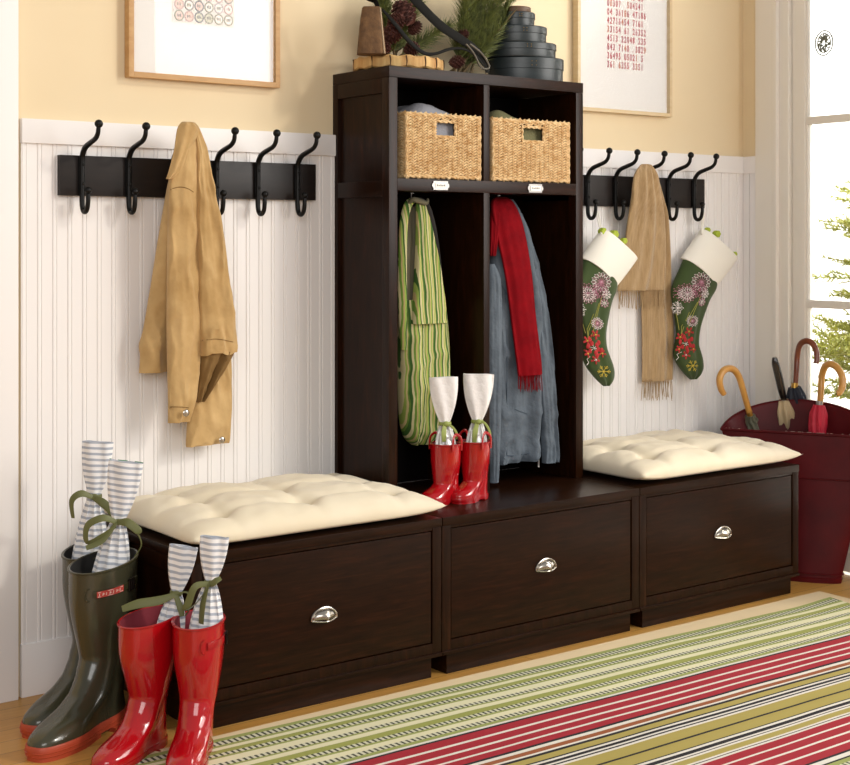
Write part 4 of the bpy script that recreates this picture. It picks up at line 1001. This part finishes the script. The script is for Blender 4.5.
for k in range(26):
    j = random.choice(list(range(38, 70))); a = Vector(rim[j]); b = Vector(rim[j+1]); s = random.random(); p = a.lerp(b, s); l = random.uniform(.1, .5)
    mb.tube([p+Vector((0, 0, .005)), p+(b-a)*l+Vector((0, 0, .0052))], .0022, seg=5, sub=0)
build('worn_edge', mb, M['bin_chip'], bn)
mb = MB()
for (u, v) in ((836, 404), (829, 420), (843, 428), (770, 407), (834, 413)):
    pass
def umbrella(handle, hr, hm, collar, cl, cm, label, ferr=None, mdrad=.024):
    base = cl[-1]; t = thing('umbrella', label, 'umbrella', tuple(base), 0, 'umbrellas in the red bin')
    build('handle', MB().tube(handle, hr, seg=12, sub=8), hm, t)
    if collar: build('collar', MB().tube(collar[0], collar[1], seg=14, sub=0), collar[2], t)
    # furled canopy with pleats
    P = catmull(cl, 8); rings = []; n = 40; nn = len(P)
    for i, p in enumerate(P):
        s = i/(nn-1); r = cm[1]*(.62+.38*sm(0, .18, s))*(1-.72*sm(.35, 1, s)); tdir = (P[min(i+1, nn-1)]-P[max(i-1, 0)]).normalized()
        a = Vector((1, 0, 0)); a = (a-tdir*a.dot(tdir)).normalized(); b = tdir.cross(a)
        rings.append([p+(a*math.cos(q)+b*math.sin(q))*r*(1+.16*math.sin(8*q+s*5)) for q in (2*PI*k/n for k in range(n))])
    build('canopy', MB().loft(rings), cm[0], t, angle=70)
    e = P[-1]; d = (P[-1]-P[-2]).normalized(); build('ferrule', MB().tube([e, e+d*.03], [.006, .003], seg=8, sub=0), M['black_wood'], t)
    return t
def hp(lst, y0): return [at(u, v, y=y0+dy) for u, v, dy in lst]
def D(p, tx, ty, tz): return Vector((tx, ty, tz))
# 1 honey crook
y1 = -.225
H1 = hp([(753, 424, 0), (748, 408, 0), (743, 390, 0), (739, 377, 0), (734, 370, 0), (728, 368.5, -.0), (722.5, 372, 0), (719.5, 380, 0), (721, 389, 0), (724, 394, 0)], y1)
c0 = at(750.5, 414, y=y1); umbrella(H1, [.012, .0125, .013, .0135, .014, .0142, .014, .0135, .013, .011], M['honey_wood'], ([at(749, 411, y=y1), at(750.2, 416, y=y1)], .0125, M['brass']), [at(750, 415, y=y1), at(754, 432, y=y1), Vector((2.76, -.33, .30)), Vector((2.77, -.38, .045))], (M['um_gray'], .026), 'umbrella with honey wooden crook handle and grey cloth, nearest the cushion')
y2 = -.31
H2 = hp([(784, 400, 0), (781.5, 390, 0), (778.5, 376, 0), (775.5, 364, 0), (774.5, 357.5, 0)], y2)
umbrella(H2, [.011, .0155, .0165, .0155, .009], M['black_wood'], ([at(783.5, 398, y=y2), at(784, 401, y=y2)], .011, M['silver']), [at(784, 400, y=y2), at(786.5, 418, y=y2), at(788, 440, y=y2), Vector((2.79, -.40, .20)), Vector((2.79, -.42, .045))], (M['um_tan'], .040), 'umbrella with straight black handle and tan cloth')
y3 = -.335
H3 = hp([(795.5, 386, 0), (796.5, 370, 0), (797.5, 355, 0), (800, 345, -.012), (805.5, 341, -.035), (812, 343, -.062), (816, 350, -.08), (817, 358, -.088), (816, 363.5, -.088)], y3)
umbrella(H3, [.0105, .011, .0115, .012, .0125, .0125, .012, .0115, .0105], M['chestnut'], ([at(794.8, 383, y=y3), at(794.4, 388, y=y3)], .0135, M['brass']), [at(794.5, 387, y=y3), at(797.5, 405, y=y3), at(803, 425, y=y3), Vector((2.84, -.39, .25)), Vector((2.81, -.42, .045))], (M['um_navy'], .036), 'umbrella with chestnut crook handle and navy cloth')
y4 = -.475
H4 = hp([(820, 404, 0), (821, 390, 0), (822, 376, 0), (825, 367, -.02), (830, 364, -.05), (837, 367.5, -.085), (842, 376, -.11), (842.5, 386, -.118), (839.5, 392.5, -.115), (836.5, 393, -.108)], y4)
umbrella(H4, [.0125, .013, .0135, .014, .0142, .0142, .014, .0135, .013, .011], M['honey_wood'], ([at(819.5, 401, y=y4), at(819.2, 407, y=y4)], .0135, M['silver']), [at(819.2, 405, y=y4), at(818, 422, y=y4), at(817, 440, y=y4), Vector((2.83, -.48, .2)), Vector((2.82, -.48, .045))], (M['um_red'], .032), 'umbrella with honey wooden crook handle and crimson cloth, nearest the door')

# ================================================================== ON TOP OF THE LOCKER
zt = HH+.001
lg = thing('log_slice', 'round slice of split log on top of the locker under the bell', 'log', (1.012, -.166, zt))
rn = random.Random(2); n = 72; rr = [1+.012*noise.noise(Vector((math.cos(2*PI*k/n)*2, math.sin(2*PI*k/n)*2, 1)))-.007*(1 if k % 9 == 4 else 0) for k in range(n)]
def lring(r, z): return [(1.012+r*rr[k]*math.cos(2*PI*k/n), -.166+r*rr[k]*math.sin(2*PI*k/n)*.95, z+(.003*math.sin(k*1.3))) for k in range(n)]
build('wood', MB().loft([lring(.150, zt+.003), lring(.156, zt+.008), lring(.156, zt+.036), lring(.150, zt+.042)]), M['bark_wood'], lg, angle=35)
mb = MB()
for k in (4, 13, 22, 31, 40, 45, 49, 54, 58, 63, 67, 70):
    a = 2*PI*k/n; r = .1565*rr[k]; x, y = 1.012+r*math.cos(a), -.166+r*.95*math.sin(a)
    mb.tube([(x, y, zt+.006), (x+.002, y, zt+.022), (x-.001, y, zt+.041)], [.001, .0022, .0026], seg=6, sub=3)
build('split', mb, M['log_crack'], lg)
pb = at(371.5, 55, y=-.235); zb = zt+.0425
bl = thing('cow_bell', 'rusty tapered cow bell standing on the log slice', 'bell', (pb.x, pb.y, zb))
def sq(cx, cy, a, b, z, p=.55): return [(cx+a*math.copysign(abs(math.cos(q))**p, math.cos(q)), cy+b*math.copysign(abs(math.sin(q))**p, math.sin(q)), z) for q in (2*PI*k/40 for k in range(40))]
def rot(pts, ang, c): 
    ca, sa = math.cos(ang), math.sin(ang); return [(c[0]+(x-c[0])*ca-(y-c[1])*sa, c[1]+(x-c[0])*sa+(y-c[1])*ca, z) for x, y, z in pts]
rings = [rot(sq(pb.x, pb.y, a, b, zb+z), YAW, pb) for a, b, z in ((.047, .036, 0), (.0475, .0365, .004), (.043, .033, .05), (.037, .028, .11), (.031, .023, .150), (.027, .019, .155))]
build('bell_wall', MB().loft(rings), M['bell'], bl, angle=40)
mb = MB(); e = RV*.0485
mb.tube([Vector((pb.x, pb.y, zb))+RV*.043-FV*.03, Vector((pb.x, pb.y, zb+.15))+RV*.029-FV*.018], .0025, seg=6, sub=0)
build('bell_seam', mb, mat('pale_seam', '#a58f74', .6, .3), bl)
mb = MB().tube([Vector((pb.x, pb.y, zb+.154))+RV*dx+Vector((0, 0, dz)) for dx, dz in ((.02, 0), (.012, .02), (-.01, .03), (-.03, .045), (-.035, .075), (-.03, .10))], [.008, .008, .009, .009, .009, .008], flat=((0, -1, 0), 1.4, .5), seg=12)
build('hanging_strap', mb, M['leather'], bl)
# leather harness strap
ls = thing('leather_strap', 'dark leather strap looping across the pine on top of the locker', 'strap', tuple(at(480, 70, y=-.27)))
P = [at(u, v, y=y) for u, v, y in ((402, -16, -.19), (418, 3, -.21), (440, 25, -.235), (462, 40, -.255), (476, 50, -.27), (485, 62, -.28))]
P.append(Vector((P[-1].x+.012, -.28, zt+.012)))
build('wide_strap', MB().tube(P, [.018, .018, .018, .017, .014, .011, .009], flat=((0, -1, 0), .22, 1), seg=14), M['leather'], ls)
P = [at(u, v, y=y) for u, v, y in ((382, 9, -.235), (395, 24, -.25), (410, 42, -.26), (424, 53, -.265), (436, 53.5, -.27), (450, 49, -.275), (464, 49, -.28), (476, 56, -.285), (484, 66, -.29))]
build('thin_strap', MB().tube(P, [.004, .008, .009, .007, .005, .005, .005, .005, .004], flat=((0, -1, 0), .35, 1), seg=12), M['leather'], ls)
P = [at(u, v, y=-.285) for u, v in ((466, 44), (474, 54), (480, 66), (486, 69), (489, 66), (482, 54), (470, 44))]
P = [Vector((p.x, p.y, max(p.z, zt+.006))) for p in P]
build('strap_end', MB().tube(P, .0035, seg=8), mat('pale_leather_edge', '#5d5548', .5), ls)
# pine
pn = thing('pine_spray', 'bunch of long-needled pine branches with cones on top of the locker', 'branches', (1.30, -.11, zt))
tw, ne = MB(), MB(); random.seed(17)
hub = Vector((1.30, -.12, zt+.02))
groups = [(hub, [(.32, .0, .75), (.45, -.05, .55), (.22, .02, .95), (.1, .02, 1), (.55, .0, .38), (.38, -.1, .62), (.28, -.1, .85), (.15, -.08, .7), (.4, .04, .85), (.6, -.1, .6), (.5, -.12, .8), (.05, -.1, .9), (.35, -.15, .45), (.2, -.14, 1.1)], 1.0),
          (Vector((1.03, -.09, zt+.05)), [(-.1, -.03, 1), (.25, .0, .8), (.0, .0, 1.1), (-.22, .02, .8), (.35, -.03, .55), (.12, -.1, .5), (.4, -.05, .25), (.3, 0, 1)], .7)]
for hb_, dirs, k_ in groups:
  for d in dirs:
    L = random.uniform(.26, .36)*k_; d = Vector(d).normalized(); p = hb_+Vector((random.uniform(-.05, .05), random.uniform(-.03, .02), 0))
    e = p+d*L; e.y = min(e.y, -.05)
    tw.tube([p, p.lerp(e, .5), e], [.005, .004, .0025], seg=6, sub=3)
    needles(ne, p.lerp(e, .15), e-p, L*.95, 380, .10*(.6+.4*k_), None, w=.0019, spread=.66)
build('twigs', tw, M['twig'], pn); 
nv = ne.v
for i, v in enumerate(nv):
    if v[1] > -.03: nv[i] = (v[0], -.03-(v[1]+.03)*.1, v[2])
    if nv[i][0] > 1.45 and nv[i][2] < zt+.30 and nv[i][1] < -.06: nv[i] = (1.45+(nv[i][0]-1.45)*.35, max(nv[i][1], -.2), nv[i][2])
    if nv[i][2] < zt+.002: nv[i] = (nv[i][0], nv[i][1], zt+.002)
build('needles', ne, M['pine'], pn, smooth=False)['kind'] = 'stuff'
def cone(c, r, l, d, label=None):
    mb = MB(); d = Vector(d).normalized(); a = d.orthogonal().normalized(); b = d.cross(a); c = Vector(c)
    mb.tube([c-d*l*.5, c, c+d*l*.5], [r*.4, r*.62, r*.2], seg=10, sub=4)
    for k in range(64):
        s = k/63; q = k*2.399; rad = r*(math.sin(PI*(.12+.8*s))**.8); o = c+d*l*(s-.5)
        k_ = (a*math.cos(q)+b*math.sin(q)); tip = o+k_*rad+d*.004; sd = d.cross(k_)*r*.2
        mb.add([o+k_*rad*.4+sd, o+k_*rad*.4-sd, tip-sd*.8, tip+sd*.8, o+k_*rad*.4-d*r*.22, tip-d*r*.16], [(0, 1, 2, 3), (0, 3, 5, 4), (1, 4, 5, 2), (3, 2, 5)])
    return mb
def pc(u, v, y, r, l, d): p = at(u, v, y=y); build('pine_cone', cone((p.x, p.y, max(p.z, zt+r)), r, l, d), M['cone'], pn, angle=30)
pc(396, 22, -.21, .03, .06, (.3, -.6, .6)); pc(383, 48, -.2, .026, .05, (.8, -.5, .2)); pc(415, 28, -.18, .024, .05, (.2, -.6, .5))
pc(404, 13, -.20, .042, .085, (.2, -.5, -.6)); pc(392, 34, -.20, .034, .07, (.6, -.6, .2)); pc(457, 62, -.24, .024, .05, (1, -.6, .2)); pc(412, 49, -.2, .028, .05, (.5, -.7, .1)); pc(462, 36, -.17, .022, .05, (.3, -.6, .5))
# nested boxes
bx, by = 1.578, -.168
spec = [('largest, bottom', .140, .100, zt, .088), ('second largest', .128, .094, None, .052), ('third', .104, .084, None, .058), ('smallest painted', .070, .060, None, .050)]
z = zt; offs = [(0, 0), (-.020, .0), (-.034, 0), (-.046, 0)]
labs = ['round slate-green wooden box at the bottom of the stack on the locker', 'round slate-green wooden box second from the bottom of the stack', 'round slate-green wooden box third from the bottom of the stack', 'small slate-green wooden box with brown rim at the top of the stack']
for i, (nm, rx, ry, z_, h) in enumerate(spec):
    cx, cy = bx+offs[i][0], by; t = thing('round_box', labs[i], 'box', (cx, cy, z), 0, 'stacked round boxes on the locker')
    def el(rx_, ry_, zz): return rot([(cx+rx_*math.cos(q), cy+ry_*math.sin(q), zz) for q in (2*PI*k/56 for k in range(56))], YAW*.75, (cx, cy))
    hl = h*.46
    build('box_side', MB().loft([el(rx-.004, ry-.004, z+.0005), el(rx-.003, ry-.003, z+.004), el(rx-.003, ry-.003, z+h-hl+.001)]), M['boxpaint'], t, angle=40)
    build('lid', MB().loft([el(rx-.001, ry-.001, z+h-hl), el(rx, ry, z+h-hl+.001), el(rx, ry, z+h-.003), el(rx-.003, ry-.003, z+h)]), M['boxpaint'], t, angle=40)
    if i == 3: build('knob_rim', MB().loft([el(rx*.76, ry*.76, z+h), el(rx*.78, ry*.78, z+h+.003), el(rx*.78, ry*.78, z+h+.018), el(rx*.74, ry*.74, z+h+.021)]), M['boxwood'], t, angle=40)['label'] = 'brown wooden rim'
    # lapped band with tacks
    p0 = el(rx+.0005, ry+.0005, 0)
    mb = MB()
    for k in (42, 43): 
        for zz in (.25, .6): q = p0[k]; mb.sphere((q[0], q[1], z+h-hl+hl*zz), .0016, seg=6, rings=4)
    build('tack', mb, M['brass'], t)
    z += h+.0008

# ================================================================== RUG
edge = [('green', -.732), ('dash', -.758), ('green', -.771), ('cream', -.789), ('olive', -.811), ('dash', -.830), ('green', -.841), ('cream', -.873), ('dash', -.892), ('green', -.901), ('cream', -.925), ('olive', -.954), ('dash', -.974), ('green', -.985), ('cream', -1.010), ('dash', -1.032), ('green', -1.049), ('white', -1.060), ('black', -1.069), ('red', -1.106), ('white', -1.117), ('red', -1.152), ('white', -1.163), ('red', -1.194), ('white', -1.204), ('red', -1.234), ('black', -1.245), ('white', -1.260), ('rust', -1.280), ('white', -1.289), ('black', -1.301), ('tan', -1.328), ('black', -1.335), ('white', -1.345), ('black', -1.358), ('white', -1.366), ('black', -1.373), ('white', -1.383), ('tan', -1.431), ('black', -1.440), ('tan', -1.489), ('black', -1.494), ('white', -1.505), ('black', -1.521), ('white', -1.529), ('black', -1.533), ('white', -1.542), ('tan', -1.567), ('white', -1.575), ('black', -1.579), ('white', -1.588), ('red', -1.621), ('white', -1.629), ('red', -1.662), ('white', -1.671), ('red', -1.706), ('white', -1.715), ('red', -1.748), ('black', -1.757), ('white', -1.775), ('black', -1.782), ('green', -1.80), ('dash', -1.82), ('green', -1.833), ('cream', -1.86), ('olive', -1.88), ('dash', -1.90), ('green', -1.93), ('cream', -1.96), ('dash', -1.98), ('green', -2.01), ('cream', -2.04)]
rug = MB(); xl, xr = -.42, 2.56; nx = 90; slope = -.028
def rz(x, y):   # gentle ripples; the far right corner curls up
    c = sm(2.35, 2.58, x)*sm(-.86, -.70, y)
    return .0075+.0012*noise.noise(Vector((x*5, y*9, 0)))+.010*c
def ry(x, y): return y+slope*(x-1.1)*sm(-2.0, -.7, y)+.0035*noise.noise(Vector((x*2.2, y*3, 5)))
ys = [-.712]+[e for _, e in edge]
def row(y, dz=0): return [(xl+(xr-xl)*i/nx, ry(xl+(xr-xl)*i/nx, y), max(.0045, rz(xl+(xr-xl)*i/nx, y)-dz)) for i in range(nx+1)]
for k, (c, y) in enumerate(edge):
    a, b = row(ys[k]), row(y); n = nx+1
    rug.add(a+b, [(i, n+i, n+i+1, i+1) for i in range(nx)], RUG[c])
bm_top = len(rug.v)
a, b = row(ys[0]), [(x, y, .0042) for x, y, z in row(ys[0])]; n = nx+1
rug.add(a+b, [(i, i+1, n+i+1, n+i) for i in range(nx)], RUG['green'])
for xe in (0, nx):
    for k, (c, y) in enumerate(edge):
        p, q = row(ys[k])[xe], row(y)[xe]; rug.add([p, q, (q[0], q[1], .0042), (p[0], p[1], .0042)], [(0, 1, 2, 3)], RUG[c])
o = build('striped_rug', rug, None, angle=60); tag(o, 'flat-woven rug striped green, red, black and cream lying before the benches', 'rug')
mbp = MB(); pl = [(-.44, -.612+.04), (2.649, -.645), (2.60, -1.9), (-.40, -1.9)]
mbp.poly([(-.47, -.652, .001), (2.645, -.640, .001), (2.61, -2.0, .001), (-.47, -2.0, .001)], (0, 0, .0028))  # thin pale layer reaching past the rug's far and side edges
tag(build('rug_pad', mbp, M['pad'], smooth=False), 'pale thin pad showing along the edges of the striped rug', 'rug pad')

# ================================================================== LIGHT
def area(name, loc, tgt, sx, sy, power, col=(1, 1, 1)):
    d = bpy.data.lights.new(name, 'AREA'); d.shape = 'RECTANGLE'; d.size = sx; d.size_y = sy; d.energy = power; d.color = col
    o = bpy.data.objects.new(name, d); COL.objects.link(o); o.location = loc
    o.rotation_euler = (Vector(tgt)-Vector(loc)).to_track_quat('-Z', 'Y').to_euler(); return o
def sun(name, dirv, strength, ang, col):
    d = bpy.data.lights.new(name, 'SUN'); d.energy = strength; d.angle = math.radians(ang); d.color = col
    o = bpy.data.objects.new(name, d); COL.objects.link(o); o.location = (0, -4, 5)
    o.rotation_euler = Vector(dirv).to_track_quat('-Z', 'Y').to_euler(); return o
area('window_light', (3.4, -4.0, 2.3), (1.3, -.2, .7), 2.2, 2.0, 104, (1, .97, .93))
area('room_fill', (-2.6, -5.2, 2.6), (.6, 0, 1.0), 3.0, 2.2, 100, (1, .98, .96))
area('siding_fill', (5.2, .5, 5.0), (8.6, 3.0, 1.2), 3, 3, 1500, (1, .99, .97))  # unseen lamp added outside to wash the siding out to white
area('garden_light', (3.6, -1.8, 3.6), (4.4, 0, .8), 1.0, 1.0, 45, (1, .98, .92))
sun('sun', (-.52, .70, -.50), .7, 5, (1, .93, .80))
w = bpy.data.worlds.new('world'); S.world = w; w.use_nodes = True
bgn = w.node_tree.nodes['Background']; bgn.inputs[0].default_value = (1, .975, .94, 1); bgn.inputs[1].default_value = .36
S.view_settings.view_transform = 'Standard'; S.view_settings.look = 'None'; S.view_settings.exposure = .12; S.view_settings.gamma = 1
S.view_settings.use_curve_mapping = False
